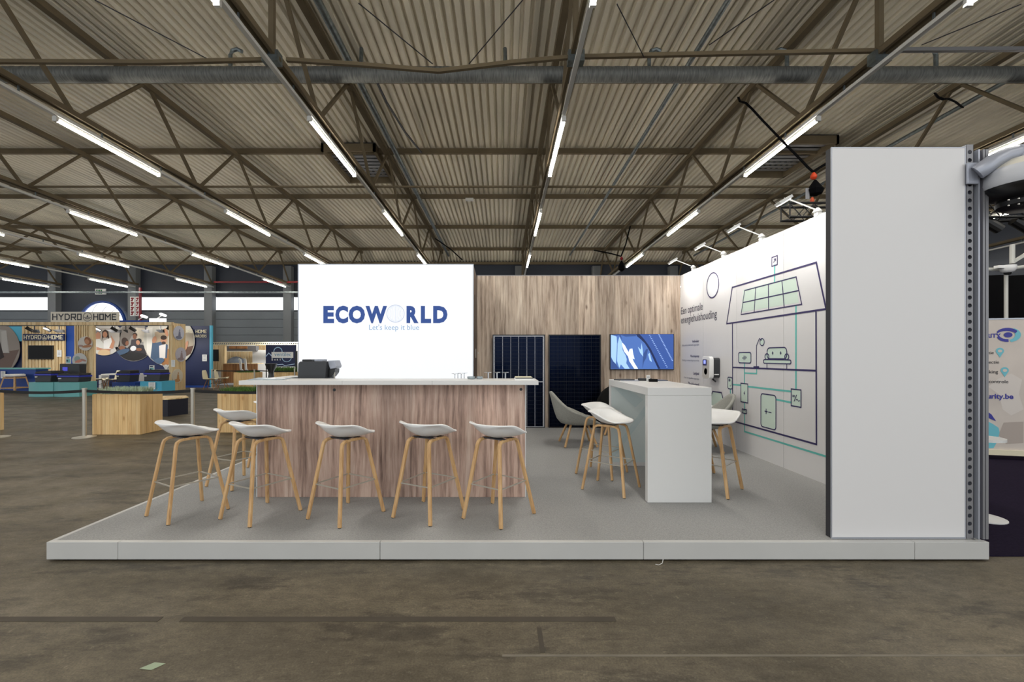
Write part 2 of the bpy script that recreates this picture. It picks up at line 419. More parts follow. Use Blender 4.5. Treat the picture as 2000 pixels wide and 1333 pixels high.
# roof slab above the deck keeps daylight out
MB().add([hall(-48, -9, 8.75), hall(32, -9, 8.75), hall(32, 35, 8.75), hall(-48, 35, 8.75)], [(0, 1, 2, 3)]).build('ceiling_slab', M['walldark'], kind='structure', fix=False)

# purlins across
PY = (13.0, 17.45, 22.2, 27.2, 32.5)
for i, y in enumerate((8.5,)+PY):
    h0 = .11
    t = MB().beam(hall(-46, y, 8.36), hall(30, y, 8.36), .12, .2)
    t.build('purlin', M['steel'], label=f'brown steel roof purlin under corrugated deck, {ORD[i]} counted from the camera', cat='purlin', group='roof purlins')
MB().beam(hall(-46, 34.3, 7.72), hall(30, 34.3, 7.72), .12, .2).build('purlin', M['steel'], label='brown steel eaves purlin at the top of the far wall', cat='purlin', group='roof purlins')
# trusses along the depth
TX = [1.43+6.0*k for k in range(-7, 5)]
topn = [4.0, 8.6, 13.05, 17.45, 22.3, 27.2, 32.4]
botn = [1.8, 6.3, 10.9, 15.25, 19.8, 24.7, 29.8, 34.2]
def make_truss():
    t = thing('roof_truss', '', 'truss')
    H = lambda y, W: hall(0, y, W)
    MB().beam(H(-8, 8.2), H(32.9, 8.2), .17, .17).build('top_chord', M['steel'], t)
    mb = MB()
    for sx in (-.07, .07):
        a = H(-8, 6.09); b = H(34.4, 6.09)
        mb.beam((a[0]+sx, a[1], a[2]), (b[0]+sx, b[1], b[2]), .07, .13)
    for y in range(-7, 34, 2): mb.box(H(y, 0)[0]-.09, H(y, 0)[0]+.09, y, y+.06, H(y, 6.09)[2]-.05, H(y, 6.09)[2]+.05)
    mb.build('bottom_chord', M['steel'], t)
    def diag(y0, W0, y1, W1): MB().beam(H(y0, W0), H(y1, W1), .08, .08).build('diagonal', M['steel'], t)
    for i, y in enumerate(topn):
        diag(y-.15, 8.15, botn[i]+.12, 6.15); diag(y+.15, 8.15, botn[i+1]-.12, 6.15)
    MB().beam(H(8.7, 8.15), H(8.7, 6.15), .1, .1).build('strut', M['steel'], t)
    MB().box(-.16+.1, .16+.1, 8.6, 8.8, H(8.7, 6.0)[2]-.1, H(8.7, 6.0)[2]+.12).build('splice_plate', M['galv'], t)
    # lighting rail hung under the bottom chord
    r = MB().beam(H(-8, 5.86), H(34.3, 5.86), .09, .07); r.build('light_rail', M['white_metal'], t)
    hk = MB()
    for y in range(-7, 34, 2):
        p = H(y+.6, 5.9); hk.beam(p, (p[0], p[1], p[2]+.14), .03, .03)
    hk.build('rail_hanger', M['galv'], t, kind='stuff')
    return t
tr0 = make_truss()
names = ['far left, almost at the picture edge', 'sixth to the left of the lit logo wall', 'fifth to the left', 'fourth to the left, ending above the arched window',
         'third to the left, above the navy photo booth', 'second to the left, ending above the white chairs', 'first whose lamps run down to the upper left of the lit logo wall',
         'running down behind the lit logo wall right half', 'centre truss right of the lit logo wall', 'first right one above the drawn house wall',
         'second right one above the tall white end panel', 'furthest right, seen past the dome camera']
rows_named = {}
for i, x in enumerate(TX):
    o = tr0 if i == 0 else copy_tree(tr0)
    o.location = (x, 0, 0); o['group'] = 'roof trusses'
    o['label'] = f'brown steel lattice roof truss, {ORD[i]} counted from the left'
# batten lamps under the rails
def make_lamp():
    t = thing('ceiling_light', '', 'ceiling light')
    H = lambda y, W: hall(0, y, W)
    a = H(0, -.02); L_ = 3.2; b = H(L_, -.02)
    MB().beam((a[0], a[1], a[2]-ZC), (b[0], b[1], b[2]-ZC), .05, .06).build('housing', M['white_metal'], t, local=True)
    MB().path([(a[0], a[1]+.06, a[2]-ZC-.055), (b[0], b[1]-.06, b[2]-ZC-.055)], .085, .055, n=8).build('tube', M['tube'], t, local=True)
    for e, s in ((a, .03), (b, -.03)):
        MB().box(e[0]-.05, e[0]+.05, e[1]+min(0, 2*s), e[1]+max(0, 2*s), e[2]-ZC-.09, e[2]-ZC+.02).build('end_cap', M['white_metal'], t, local=True)
    return t
lamp0 = make_lamp(); used = False
LY = [3.87, 10.36, 16.73, 23.34, 30.3]
far = ['nearest', 'second', 'third', 'fourth', 'fifth']
for i, x in enumerate(TX):
    seen = 0
    for j, y in enumerate(LY):
        c = hall(x, y+3.2, 5.8); c0 = hall(x, y, 5.8)
        px1 = CX+F*c[0]/c[1]; py1 = CY-F*(c[2]-ZC)/c[1]; px0 = CX+F*c0[0]/c0[1]; py0 = CY-F*(c0[2]-ZC)/c0[1]
        if py1 < 0 or px1 < -5 and x < 0 or (x > 0 and px1 > 2010): continue
        if 1330 < px1 < 1900 and py1 > 560 : pass
        o = lamp0 if not used else copy_tree(lamp0); used = True
        o.location = (hall(x, y, 5.8)[0], y, hall(x, y, 5.8)[2]); o['group'] = 'fluorescent lamps under the roof trusses'
        o['label'] = f'lit fluorescent batten lamp under the {ORD[i]} truss from the left, {far[seen]} visible from the camera'
        seen += 1
# galvanised ventilation duct across
d0 = hall(-9.9, 11.4, 7.45)
def duct():
    t = thing('ventilation_duct', 'large grey galvanised spiral duct running across below the roof deck', 'duct', hall(0, 11.4, 7.3))
    pts = []; mb = MB(); prof = []
    x0, x1 = -16.0, 18.0; n = 18; N_ = 280
    base = 0
    for i in range(N_+1):
        x = x0+(x1-x0)*i/N_; r = .185+(.006 if i % 2 else 0)
        p = hall(0, 11.4, 7.45)
        for j in range(n):
            a = 2*PI*j/n; mb.v.append((x, p[1]+r*math.cos(a), p[2]+r*math.sin(a)))
    for i in range(N_):
        for j in range(n):
            mb.f.append((i*n+j, i*n+(j+1) % n, (i+1)*n+(j+1) % n, (i+1)*n+j)); mb.m.append(0)
    mb.build('duct_pipe', M['duct'], t, smooth=True)
    p = hall(0, 11.4, 7.45)
    for px in (450, 705, 988, 1268, 1537, 1828):
        x = XX(px, 11.4); q = [(x, 11.4, p[2]+.15), (x, 11.4, p[2]+.5), (x+.05, 11.4, p[2]+.62), (x+.18, 11.4, p[2]+.66), (x+.3, 11.4, p[2]+.6)]
        if px in (705, 988): q = [(x, 11.4, p[2]+.15), (x-.02, 11.5, p[2]+.75)]
        if px > 1500: q = [(2*x-a, b, c) for a, b, c in q]
        MB().tube(q, .05, 8).build('branch_hose', M['galv'], t, smooth=True)
    return t
duct()
# tie members between the trusses
def tie(pts, w, label, m='steel'):
    MB().path(pts, w, w).build('tie_beam', M[m], label=label, cat='beam')
pA = [P(-40, 120, 8.7), P(300, 122, 8.7), P(548, 116, 8.7)]
tie(pA, .07, 'thin brown tie beam above the duct at the left of the roof')
tie([P(560, 117, 8.7), P(700, 126, 8.7), P(857, 139, 8.7)], .07, 'thin brown tie beam sloping down to the middle, left half')
tie([P(857, 139, 8.7), P(1000, 122, 8.7), P(1124, 111, 8.7)], .07, 'pale tie beam rising from the middle to the centre truss')
tie([P(1135, 111, 8.7), P(1400, 105, 8.7), P(1738, 99, 8.7)], .07, 'brown tie beam above the duct right of the centre truss')
tie([P(1745, 98, 8.7), P(2040, 96, 8.7)], .07, 'bluish tie beam at the top right edge of the picture', 'alud')
MB().beam(hall(-46, 15.3, 6.1), hall(30, 15.3, 6.1), .06, .06).build('tie_rod', M['steel'], label='thin tie rod linking all the lower truss chords', cat='rod')
MB().beam(hall(-46, 33.3, 5.3), hall(30, 33.3, 5.3), .12, .12).build('pipe', M['galv'], label='pale pipe along the far hall wall above the windows', cat='pipe')
MB().beam(hall(-22, 33.5, 6.1), hall(30, 33.5, 6.1), .1, .1).build('sprinkler_pipe', M['red'], label='red sprinkler pipe high on the far wall', cat='pipe')
MB().beam(P(274, 562, 33.9), (XX(274, 33.9), 33.9, 0), .13, .13).build('sprinkler_riser', M['red'], label='red vertical pipe beside the fire hose signs', cat='pipe')
# long galvanised pipes
for X, W, lab in ((-4.1, 8.0, 'galvanised pipe along the truss left of the middle'), (5.0, 8.05, 'thin galvanised pipe right of the centre truss'), (14.3, 8.0, 'galvanised pipe at the far right of the roof')):
    r = .09 if X < 0 else .065
    MB().tube([hall(X, -5, W), hall(X, 33, W)], r, 10).build('conduit_pipe', M['galv'], smooth=True, label=lab, cat='pipe')
# bracing wires
for a, b, lab in (((185, 0), (405, 115), 'thin bracing wire at the upper left'), ((700, 6), (845, 125), 'bracing wire left of the dip in the tie beam'),
                  ((1021, 0), (916, 125), 'bracing wire right of the dip in the tie beam'), ((1205, 8), (1258, 112), 'bracing wire right of the centre truss'),
                  ((1512, 0), (1385, 88), 'bracing wire high at the right, steep'), ((1995, 8), (1800, 88), 'bracing wire at the upper right corner')):
    MB().beam(P(a[0], a[1], 7.6), P(b[0], b[1], 8.7), .014, .014).build('bracing_wire', M['dark'], label=lab, cat='wire')
# roof hatches (smoke vents)
for px, py, Y, lab in ((705, 350, 18.6, 'square smoke vent frame in the roof above the logo wall left lamps'), (1530, 335, 18.0, 'square smoke vent frame in the roof left of the tall white panel')):
    t = thing('roof_vent', lab, 'roof vent', P(px, py, Y)); c = P(px, py, Y); z = hall(0, Y, 8.18)[2]; x = c[0]; s = 1.05
    for a in ((x-s, x+s, Y-1.6, Y-1.5), (x-s, x+s, Y+1.5, Y+1.6), (x-s, x-s+.1, Y-1.6, Y+1.6), (x+s-.1, x+s, Y-1.6, Y+1.6)):
        MB().box(*a, z, z+.3).build('vent_curb', M['steel'], t)
    for k in range(9):
        yy = Y-1.35+k*.32; MB().beam((x-s+.1, yy, z+.2), (x+s-.1, yy, z+.2), .2, .02).build('louvre', M['alud'], t)
    MB().box(x-s, x+s, Y-1.6, Y+1.6, z+.31, z+.33).build('vent_lid', M['charcoal'], t)
MB().box(*(lambda c: (c[0]-.2, c[0]+.2, 22.1, 22.3, hall(0, 22.2, 8.26)[2]-.11, hall(0, 22.2, 8.26)[2]))(P(917, 440, 22.2)) ).build('emergency_lamp', M['white_metal'], label='small white emergency lamp fixed on a purlin above the logo wall', cat='lamp')

# ---------------------------------------------------------------- far wall
zt = ZZ(497, YW); zw1 = ZZ(579, YW); zw0 = ZZ(607.5, YW)
wl = thing('wall_back', '', 'wall', (0, YW, 0)); wl['kind'] = 'structure'
# cladding below the windows: horizontal sheets
def clad(x0, x1, z0, z1, m, h=.62):
    z = z0; k = 0
    while z < z1-.01:
        e = min(z+h, z1); MB().box(x0, x1, YW, YW+.15, z+.012, e-.012).build('cladding_sheet', m, wl); z = e
MB().box(-48, 32, YW+.1, YW+.2, 0, zw0).build('wall_core', M['walldark'], wl)
AX0, AX1 = XX(118, YW), XX(262, YW)          # bay with the arched opening
def solid(x0, x1, z0, z1, m): MB().box(x0, x1, YW+.02, YW+.2, z0, z1).build('wall_band', m, wl)
solid(-48, 32, zw1, zt+.8, M['walldark'])
clad(-48, AX0, 0, zw0, M['wallgrey']); clad(AX1, 32, 0, zw0, M['wallgrey'])
# window strip between columns
colpx = [(-60, -40), (104, 120), (258, 275), (405, 422), (557, 575)]
cols = [XX((a+b)/2, YW) for a, b in colpx]
cols += [cols[-1]+6*i for i in range(1, 7)]
cw = .62
glass = bpy.data.materials.new('window_glass'); glass.use_nodes = True
nt = glass.node_tree; nt.nodes.clear(); o_ = nt.nodes.new('ShaderNodeOutputMaterial'); mx = nt.nodes.new('ShaderNodeMixShader')
tb = nt.nodes.new('ShaderNodeBsdfTransparent'); gb = nt.nodes.new('ShaderNodeBsdfGlossy'); gb.inputs['Roughness'].default_value = .05
mx.inputs[0].default_value = .06; nt.links.new(tb.outputs[0], mx.inputs[1]); nt.links.new(gb.outputs[0], mx.inputs[2]); nt.links.new(mx.outputs[0], o_.inputs[0])
for i, c in enumerate(cols):
    MB().box(c-cw/2, c+cw/2, YW-.45, YW+.05, 0, ZZ(520, YW-.4)).build(f'trim_{i+10}', M['column'], kind='structure')
wi = 0
for i in range(len(cols)-1):
    a, b = cols[i]+cw/2, cols[i+1]-cw/2
    if i == 1: solid(a-.4, b+.4, zw0, zw1, M['walldark']); continue
    wi += 1
    wn = thing(f'window_{wi}', '', 'w', ((a+b)/2, YW, zw0)); wn['kind'] = 'structure'
    MB().box(a, b, YW+.1, YW+.12, zw0, zw1).build('pane', glass, wn, fix=False)
    for q in ((a, b, YW+.05, YW+.17, zw0, zw0+.06), (a, b, YW+.05, YW+.17, zw1-.06, zw1)):
        MB().box(*q).build('window_frame', M['charcoal'], wn)
# arched opening with a segmented clear curtain, in the second bay
ac = XX(201, YW-.3); az = ZZ(634, YW-.3); ar = 44*(YW-.3)/F
aw = thing('window_9', '', 'w', (ac, YW-.3, az)); aw['kind'] = 'structure'
arch = [(ac+ar*math.cos(PI*i/24), az+ar*math.sin(PI*i/24)) for i in range(25)]
M['bright'] = mat('daylight_membrane', rgb(246, 249, 252), .6, emit=1.6, ecol=(.93, .97, 1, 1))
MB().prism(arch+[(ac-ar, 0), (ac+ar, 0)], YW-.3, YW-.28).build('pane', M['bright'], aw)
MB().path([(x, YW-.34, z) for x, z in arch], .16, .16).build('window_frame', M['blue'], aw)
for k in range(5):
    cxk = ac-ar*.55+k*ar*.4
    MB().tube([(cxk+ar*(.1+.5*t)*1.0-ar*.2, YW-.36, az+ar*.9*math.sin(t*PI/2)*(1-.12*k)) for t in [i/8 for i in range(9)] if True], .02, 5).build('curtain_rib', M['alud'], aw)
bay = MB().box(XX(118, YW), XX(262, YW), YW-.05, YW+.1, 0, zw0); bay.build('wall_band', M['walldark'], wl)
# exit sign and fire hose signs
t = thing('exit_sign', 'green and white exit sign with running figure above the arched window', 'sign', P(196, 576, YW-.06))
es = Plane((0, YW-.06, 0), (1, 0, 0), (0, 0, 1))
def q2(x, y, Y): return (XX(x, Y), ZZ(y, Y))
def rect_px(x0, x1, y0, y1, Y): return [q2(x0, y1, Y), q2(x1, y1, Y), q2(x1, y0, Y), q2(x0, y0, Y)]
MB().box(XX(185.5, YW-.06), XX(206, YW-.06), YW-.06, YW+.019, ZZ(575.5, YW-.06), ZZ(564.5, YW-.06)).build('sign_box', M['paper'], t)
flat(es, [rect_px(187, 192, 566, 574, YW-.06), rect_px(192.5, 199.5, 566, 574, YW-.06)], 'green_field', M['green_sign'], t)
Yq = YW-.06
flat(es, [ell(*q2(190, 567.5, Yq), .03, .03, 8)]+[stroke(q2(a, b, Yq), q2(c, d, Yq), .035) for a, b, c, d in
     ((190, 568.5, 189.5, 571), (189.5, 571, 191, 573.5), (189.5, 571, 188, 573.3), (188, 569.5, 191.5, 569.8), (196, 567, 196, 573), (194.8, 571.6, 196, 573), (197.2, 571.6, 196, 573))], 'running_figure', M['paper'], t, lift=.01)
for k, (x0, x1, lab) in enumerate(((254, 263, 'white and red fire hose sign, left one of the pair beside the red pipe'), (264.5, 272, 'white and red fire hose sign, right one of the pair beside the red pipe'))):
    t = thing('fire_sign', lab, 'sign', P((x0+x1)/2, 617, YW-.5)); Ys = YW-.5
    MB().box(XX(x0, Ys), XX(x1, Ys), Ys, Ys+.03, ZZ(617.5, Ys), ZZ(580, Ys)).build('sign_plate', M['paper'], t)
    ps = Plane((0, Ys, 0), (1, 0, 0), (0, 0, 1)); polys = []
    for r in range(4):
        y = 581.5+r*9; polys += [rect_px(x0+1.5, x1-1.5, y, y+3, Ys), rect_px(x0+3, x1-3, y+3, y+5, Ys), rect_px(x0+1.2, x1-3.5, y+5, y+7.5, Ys)]
    flat(ps, polys, 'pictogram', M['red'], t)

MB().box(28.0, 28.2, -9, YW, 0, 9.6).build('wall_right', M['walldark'], kind='structure')
# ================================================================== the stand
PZ = .135                      # platform height
YF0 = F*(ZC-0)/402             # platform front
def YP(py): return F*(ZC-PZ)/(py-CY)
YB = YP(835)                   # wooden back wall
XW = 3.431                     # mural wall face
XL = -3.262; XR = 3.545
# ---- platform
pf = thing('platform', 'low grey carpeted exhibition platform with white edge trim', 'platform', (0, 5.5, 0))
box('deck_frame', M['dark'], pf, XL+.06, XR-.05, YF0+.06, YB+.05, .03, PZ-.012)
box('carpet', M['carpet'], pf, XL+.035, XW+.05, YF0+.04, YB, PZ-.012, PZ)
xs = [XL, XX(230, YF0), XX(742, YF0), XX(1257, YF0), XX(1787, YF0), XR]
for i in range(5):
    a, b = xs[i]+.0015, xs[i+1]-.0015
    MB().prismz([(a, YF0), (b, YF0), (b, YF0+.04), (a, YF0+.04)], .012, PZ+.003).build('edge_trim', M['trim'], pf, bevel=.003)
yy = [YF0+.042, 4.4, 5.7, 7.0, YB]
for i in range(4): box('edge_trim', M['trim'], pf, XL, XL+.035, yy[i]+.001, yy[i+1]-.001, .012, PZ+.003, bevel=.003)
for i in range(4): box('edge_trim', M['trim'], pf, XR-.035, XR, yy[i]+.001, yy[i+1]-.001, .012, PZ-.002)
for px in (873, 1130, 1388, 1650, 1915):
    x = XX(px, YF0); MB().lathe([(.02, 0), (.02, .03)], (x, YF0+.09, 0), 10).build('levelling_foot', M['alud'], pf)
for px in (300, 560):
    x = XX(px, YF0); MB().lathe([(.02, 0), (.02, .03)], (x, YF0+.09, 0), 10).build('levelling_foot', M['alud'], pf)

# ---- lit logo wall (cabin)
XC = -.395; YC = 7.08; XCL = XX(582, YC); zt = ZZ(516, YC)
lb = thing('logo_wall', 'large backlit white cabin wall reading ECOWORLD behind the bar counter', 'display wall', ((XC+XCL)/2, YC, PZ))
M['lightface'] = mat('backlit_textile', rgb(130, 134, 140), .6, emit=BOX_STRENGTH, ecol=(.93, .96, 1, 1))
box('cabin_side', mat('cabin_side', rgb(92, 76, 66), .6), lb, XC-.03, XC, YC+.06, YB-.005, PZ, zt-.02)
box('cabin_side', M['panel'], lb, XCL, XCL+.03, YC+.06, YB-.005, PZ, zt-.02)
box('cabin_back', M['panel'], lb, XCL+.03, XC-.03, YB-.035, YB-.005, PZ, zt-.02)
box('light_case', M['panel'], lb, XCL+.031, XC-.031, YC+.015, YC+.09, PZ, zt)
box('light_textile', M['lightface'], lb, XCL+.012, XC-.012, YC, YC+.012, PZ+.02, zt-.012)
for a in ((XCL, XCL+.012, PZ, zt), (XC-.012, XC, PZ, zt), (XCL+.012, XC-.012, zt-.012, zt), (XCL+.012, XC-.012, PZ, PZ+.02)):
    box('frame_profile', M['alu'], lb, a[0], a[1], YC-.004, YC+.06, a[2], a[3])
dr = box('door', mat('door_brown', rgb(84, 70, 60), .6), lb, XC, XC+.008, YC+.25, YB-.15, PZ+.02, 2.5)
MB().beam((XC+.05, 7.55, 1.53), (XC+.05, 7.68, 1.53), .02, .02).box(XC+.006, XC+.016, 7.55, 7.6, 1.45, 1.6).build('door_handle', M['chrome'], dr)
pl = Plane((0, YC, 0), (1, 0, 0), (0, 0, 1))
def LQ(x, y): return (XX(x, YC), ZZ(y, YC))
def backlit(n, r_, g_, b_): return mat(n, (.01, .01, .01, 1), .8, emit=1/2**SC.view_settings.exposure, ecol=rgb(r_, g_, b_), spec=.05)
M['logo_blue'] = backlit('logo_blue', 62, 88, 152)
M['logo_pale'] = backlit('logo_pale', 158, 186, 218)
M['logo_ghost'] = backlit('logo_ghost', 208, 216, 234)
def fit(pl, body, x0, x1, yb, yt, Y, m, par, bold, nm='lettering', lift=.002):
    """lettering that fills the box left/right and baseline/cap top (caps only)"""
    vs, fs, a, b, c, d = text_geo(body, bold)
    w = XX(x1, Y)-XX(x0, Y); h = ZZ(yt, Y)-ZZ(yb, Y)
    caph = text_geo('E', bold)[5]
    text(pl, body, XX(x0, Y), ZZ(yb, Y), w, m, par, h=(h/caph)/(w/(b-a)), bold=bold, name=nm, lift=lift)
for ch, x0, x1 in (('E', 631.5, 652.5), ('C', 655, 680), ('O', 681, 713), ('W', 714, 756), ('R', 794, 817.5), ('L', 822, 842), ('D', 846, 874)):
    fit(pl, ch, x0, x1, 629.3, 598, YC, M['logo_blue'], lb, .055, 'letter')
gl = []
cx, cy = LQ(772.5, 613); r = 17*YC/F
for k in range(3): gl += lines(ell(cx, cy, r*(1-.0*k), r, 36), .011, True)
for k in (-.8, -.62, -.42, -.2, 0, .2, .42, .62, .8):
    gl += lines([(cx+k*r*math.cos(t), cy+r*math.sin(t)) for t in [(-PI/2+PI*i/10) for i in range(11)]], .004)
flat(pl, gl, 'globe_emblem', M['logo_ghost'], lb, .002)
text(pl, "Let's keep it blue", LQ(721, 0)[0], LQ(0, 644.6)[1], XX(818.5, YC)-XX(721, YC), M['logo_pale'], lb, h=1.0, bold=.003)

# ---- wooden back wall
ww = thing('wood_wall', 'tall wood-print back wall of the stand behind the solar panels and screen', 'wall', (1.5, YB, PZ))
z1 = ZZ(539, YB); xm = XX(1130, YB)
bx = [XC+(xm-XC)*i/6 for i in range(7)]+[xm+(XW-xm)*i/6 for i in range(1, 7)]
bx[1] += .03; bx[3] -= .04; bx[8] += .05; bx[10] -= .03
for i in range(12): box('board', M['board2'], ww, bx[i]+.0012, bx[i+1]-.0012, YB, YB+.02, PZ, z1)
box('backing', M['dark'], ww, XC, XW, YB+.021, YB+.05, PZ, z1-.004)
box('top_profile', M['alud'], ww, XC, XW, YB-.002, YB+.05, z1, z1+.012)

# ---- mural wall
def R(px, py):
    Y = F*XW/(px-CX); return (-Y, ZZ(py, Y))
mw = thing('mural_wall', 'white side wall printed with a line drawing of a house and its energy system', 'wall', (XW, 5.8, PZ))
seams = [YB, 7.37, 6.336, 5.294, 4.27, 3.30]
for i in range(5): box('wall_panel', M['panel'], mw, XW, XW+.04, seams[i+1]+.0025, seams[i]-.0025, PZ, 2.99)
box('seam_core', M['alud'], mw, XW+.006, XW+.035, 3.31, YB, PZ+.01, 2.98)
mp = Plane((XW, 0, 0), (0, -1, 0), (0, 0, 1))
def RA(x, y): return R(1400+x/6.664, 480+y/6.664)
def RB(x, y): return R(1360+x/6.058, 680+y/6.058)
def R8(x, y): return R(1300+x*.42027, 400+y*.42027)
T = .021; TN = .0145
def bb(p, q): return (min(p[0], q[0]), max(p[0], q[0]), min(p[1], q[1]), max(p[1], q[1]))
def pr(name, polys, m, lift): flat(mp, polys, name, m, mw, lift)
green = []; ink = []; teal = []; thin = []
# roof, house outline
ink += lines([RA(130, 1018), RA(203, 545), RA(1297, 220), RA(1424, 826)], T, True)
ink += lines([RA(205, 1010), RB(432, 865), RB(1423, 1142), RA(1293, 850)], T)
ink += lines([RB(437, 230), RB(1418, 270)], T)
# panels on the roof
green += [[RA(350, 575), RA(1022, 395), RA(1068, 742), RA(312, 868)]]
ink += lines([RA(365, 585), RA(1035, 408), RA(1107, 765), RA(318, 898)], TN, True)
for a, b in (((510, 548), (487, 868)), ((672, 508), (675, 833)), ((850, 458), (880, 803)), ((342, 742), (1070, 585))): ink += lines([RA(*a), RA(*b)], TN)
def frame(p, q, m_fill=True, r=.0, t=TN):
    a0, a1, b0, b1 = bb(p, q); sh = rrect(a0, a1, b0, b1, r) if r else [(a0, b0), (a1, b0), (a1, b1), (a0, b1)]
    if m_fill: green.append([(x-.006, y+.006) for x, y in sh])
    ink.extend(lines(sh, t, True)); return a0, a1, b0, b1
frame(RA(718, 156), RA(790, 248), False)
ink += lines([RA(742, 218), RA(767, 174)], .012)+lines([RA(750, 178), RA(768, 172), RA(768, 196)], .012)
teal += lines([RA(754, 260), RA(754, 476)], .024)
teal += lines([RA(1032, 787), RB(1180, 480)], .024)
frame(RB(1125, 486), RB(1241, 704)); frame(RB(528, 418), RB(611, 652)); frame(RB(543, 722), RB(597, 780), True, .01)
frame(RB(502, 55), RB(648, 180), True, .03); frame(RB(373, 346), RB(428, 489), True, .03)
frame(RB(766, 540), RB(944, 975), True, .04)
teal += lines([RB(616, 458), RB(1120, 516)], .022)+lines([RB(440, 434), RB(524, 441)], .022)+lines([RB(950, 612), RB(1120, 645)], .022)
teal += lines([RB(570, 184), RB(570, 412)], .022)+lines([RB(571, 658), RB(571, 716)], .022)+lines([RB(571, 786), RB(572, 990), RB(1520, 1280), RB(1640, 1316)], .022)
teal += lines([RB(580, 298), RB(715, 304), RB(715, 240)], .02)+lines([RB(404, 496), RB(404, 760)], .024)
# fuse bolt, waves, meter arc, battery signs, inverter signs
bx0 = RB(570, 535); ink.append([(bx0[0]+.012, bx0[1]+.036), (bx0[0]-.02, bx0[1]-.005), (bx0[0]-.001, bx0[1]-.005)]); ink.append([(bx0[0]-.012, bx0[1]-.036), (bx0[0]+.02, bx0[1]+.005), (bx0[0]+.001, bx0[1]+.005)])
wv = RB(573, 117)
for dx, hh in ((-.042, .016), (-.014, .036), (.014, .03), (.042, .016)): ink.append(ell(wv[0]+dx, wv[1]+dx*.1, .008, hh, 10))
mt = RB(570, 750); ink += lines(ell(mt[0], mt[1]-.012, .03, .03, 12, 0.1, PI-.1), .008)
ch = RB(404, 415); ink += lines(ell(ch[0], ch[1], .03, .045, 12, -PI*.6, PI*.7), .008); ink.append(ell(ch[0]-.03, ch[1]+.04, .018, .025, 8))
pb = RB(828, 752); ink += lines([(pb[0]-.025, pb[1]), (pb[0]+.025, pb[1])], .013)+lines([(pb[0], pb[1]-.028), (pb[0], pb[1]+.028)], .013)
pm = RB(873, 763); ink += lines([(pm[0]-.025, pm[1]), (pm[0]+.025, pm[1])], .013)
for y in (560, 575): ink += lines([RB(1142, y), RB(1167, y+3)], .009)
ink += lines([RB(1160, 630), RB(1188, 560)], .010)
tl = RB(1204, 620); ink += lines([(tl[0]+(i-6)*.005, tl[1]+.009*math.sin(i/12*2*PI)) for i in range(13)], .009)
# reading lamp
ink += lines([R8(423, 754), R8(423, 656), R8(437, 622), R8(446, 630)], TN*.8)+lines([RB(686, 230), RB(738, 230)], .03)
lc = R8(449, 639); green.append(ell(*lc, .046, .046)); ink += lines(ell(*lc, .046, .046), TN*.8, True)
# sofa
s0 = RB(840, 0); s1 = RB(1073, 130); a0, a1, b0, b1 = bb(s0, s1)
green.append(rrect(a0, a1, b0, b1, .05)); ink += lines(rrect(a0, a1, b0, b1, .05), TN*.9, True)
q0 = RB(797, 138); q1 = RB(1122, 190); c0, c1, e0, e1 = bb(q0, q1)
fillw = [rrect(c0, c1, e0, e1, min(.045, (e1-e0)*.49))]
arms = [ell(*RB(838, 103), .04, .037), ell(*RB(1073, 105), .036, .034)]
for sh in fillw+arms: green.append(sh); ink += lines(sh, TN*.9, True)
for x in (906, 1000): ink += lines(ell(*RB(x, 60), .009, .013, 10), .009, True)
ink += lines([RB(838, 192), RB(838, 236)], .01)+lines([RB(1073, 192), RB(1073, 246)], .01)
# parked car, half hidden by the table
car = [RB(178, 560), RB(196, 515), RB(300, 530), RB(318, 600), RB(330, 720), RB(170, 720)]
green.append(car); ink += lines(car, .02, True)
# sun
su = R8(219, 375); ink += lines(ell(*su, .197, .197, 40), .02, True)
ff = mat('print_grey_fill', rgb(226, 228, 232), .5); pr('sun_print', [ell(*su, .19, .19, 40)], ff, .0006)
pr('house_fill', green, M['print_green'], .001); pr('energy_line', teal, M['print_teal'], .0018); pr('house_outline', ink, M['ink'], .0026)
# texts
def rtext(body, x0, yb, x1, m, bold=0.0, h=1):
    Y0 = F*XW/(x0-CX); Y1 = F*XW/(x1-CX)
    text(mp, body, -Y0, ZZ(yb, Y0), Y0-Y1, m, mw, h=h, bold=bold, lift=.003)
rtext('Een optimale', 1330.7, 614.6, 1372.8, M['inkdark'], .003, 1.1)
rtext('energiehuishouding', 1330.7, 632.5, 1400.3, M['inkdark'], .003, 1.1)
for head, sub, yb, xh, xs_ in (('Verbruiker', 'Alle andere elektrische apparaten', 669.4, 1352, 1332.5), ('Warmtepomp', 'Koeling en verwarming van uw huis', 698.0, 1348.5, 1332.7),
                             ('Laadpaal', 'Voor uw oplaadbare apparaten', 731.6, 1354.2, 1336.5), ('Thuisbatterij', 'Opslag van uw energie', 752.5, 1344, 1338)):
    rtext(head, xh, yb, 1365.6, M['ink'], .012, 1.0); rtext(sub, xs_, yb+7.4, 1365.6, M['print_grey'], 0, 1.0)

# ---- white end wall (tall panel facing the camera) with uprights
ew = thing('end_wall', 'tall blank white end panel with perforated aluminium upright at the right edge', 'wall', (2.95, YP(1053), PZ))
YE = YP(1053); xa = XX(1624, YE); xb = XX(1886, YE); ztop = ZZ(287.5, YE)
box('front_panel', M['panel'], ew, xa+.004, xb-.006, YE, YE+.008, PZ+.012, ztop-.006)
box('panel_core', M['dark'], ew, xa+.002, xb, YE+.009, YE+.06, PZ+.002, ztop-.002)
for a in ((xa-.001, xa+.004, PZ, ztop), (xb-.006, xb, PZ, ztop), (xa+.004, xb-.006, ztop-.006, ztop), (xa+.004, xb-.006, PZ, PZ+.012)):
    box('frame_profile', M['alu'], ew, a[0], a[1], YE-.002, YE+.009, a[2], a[3])
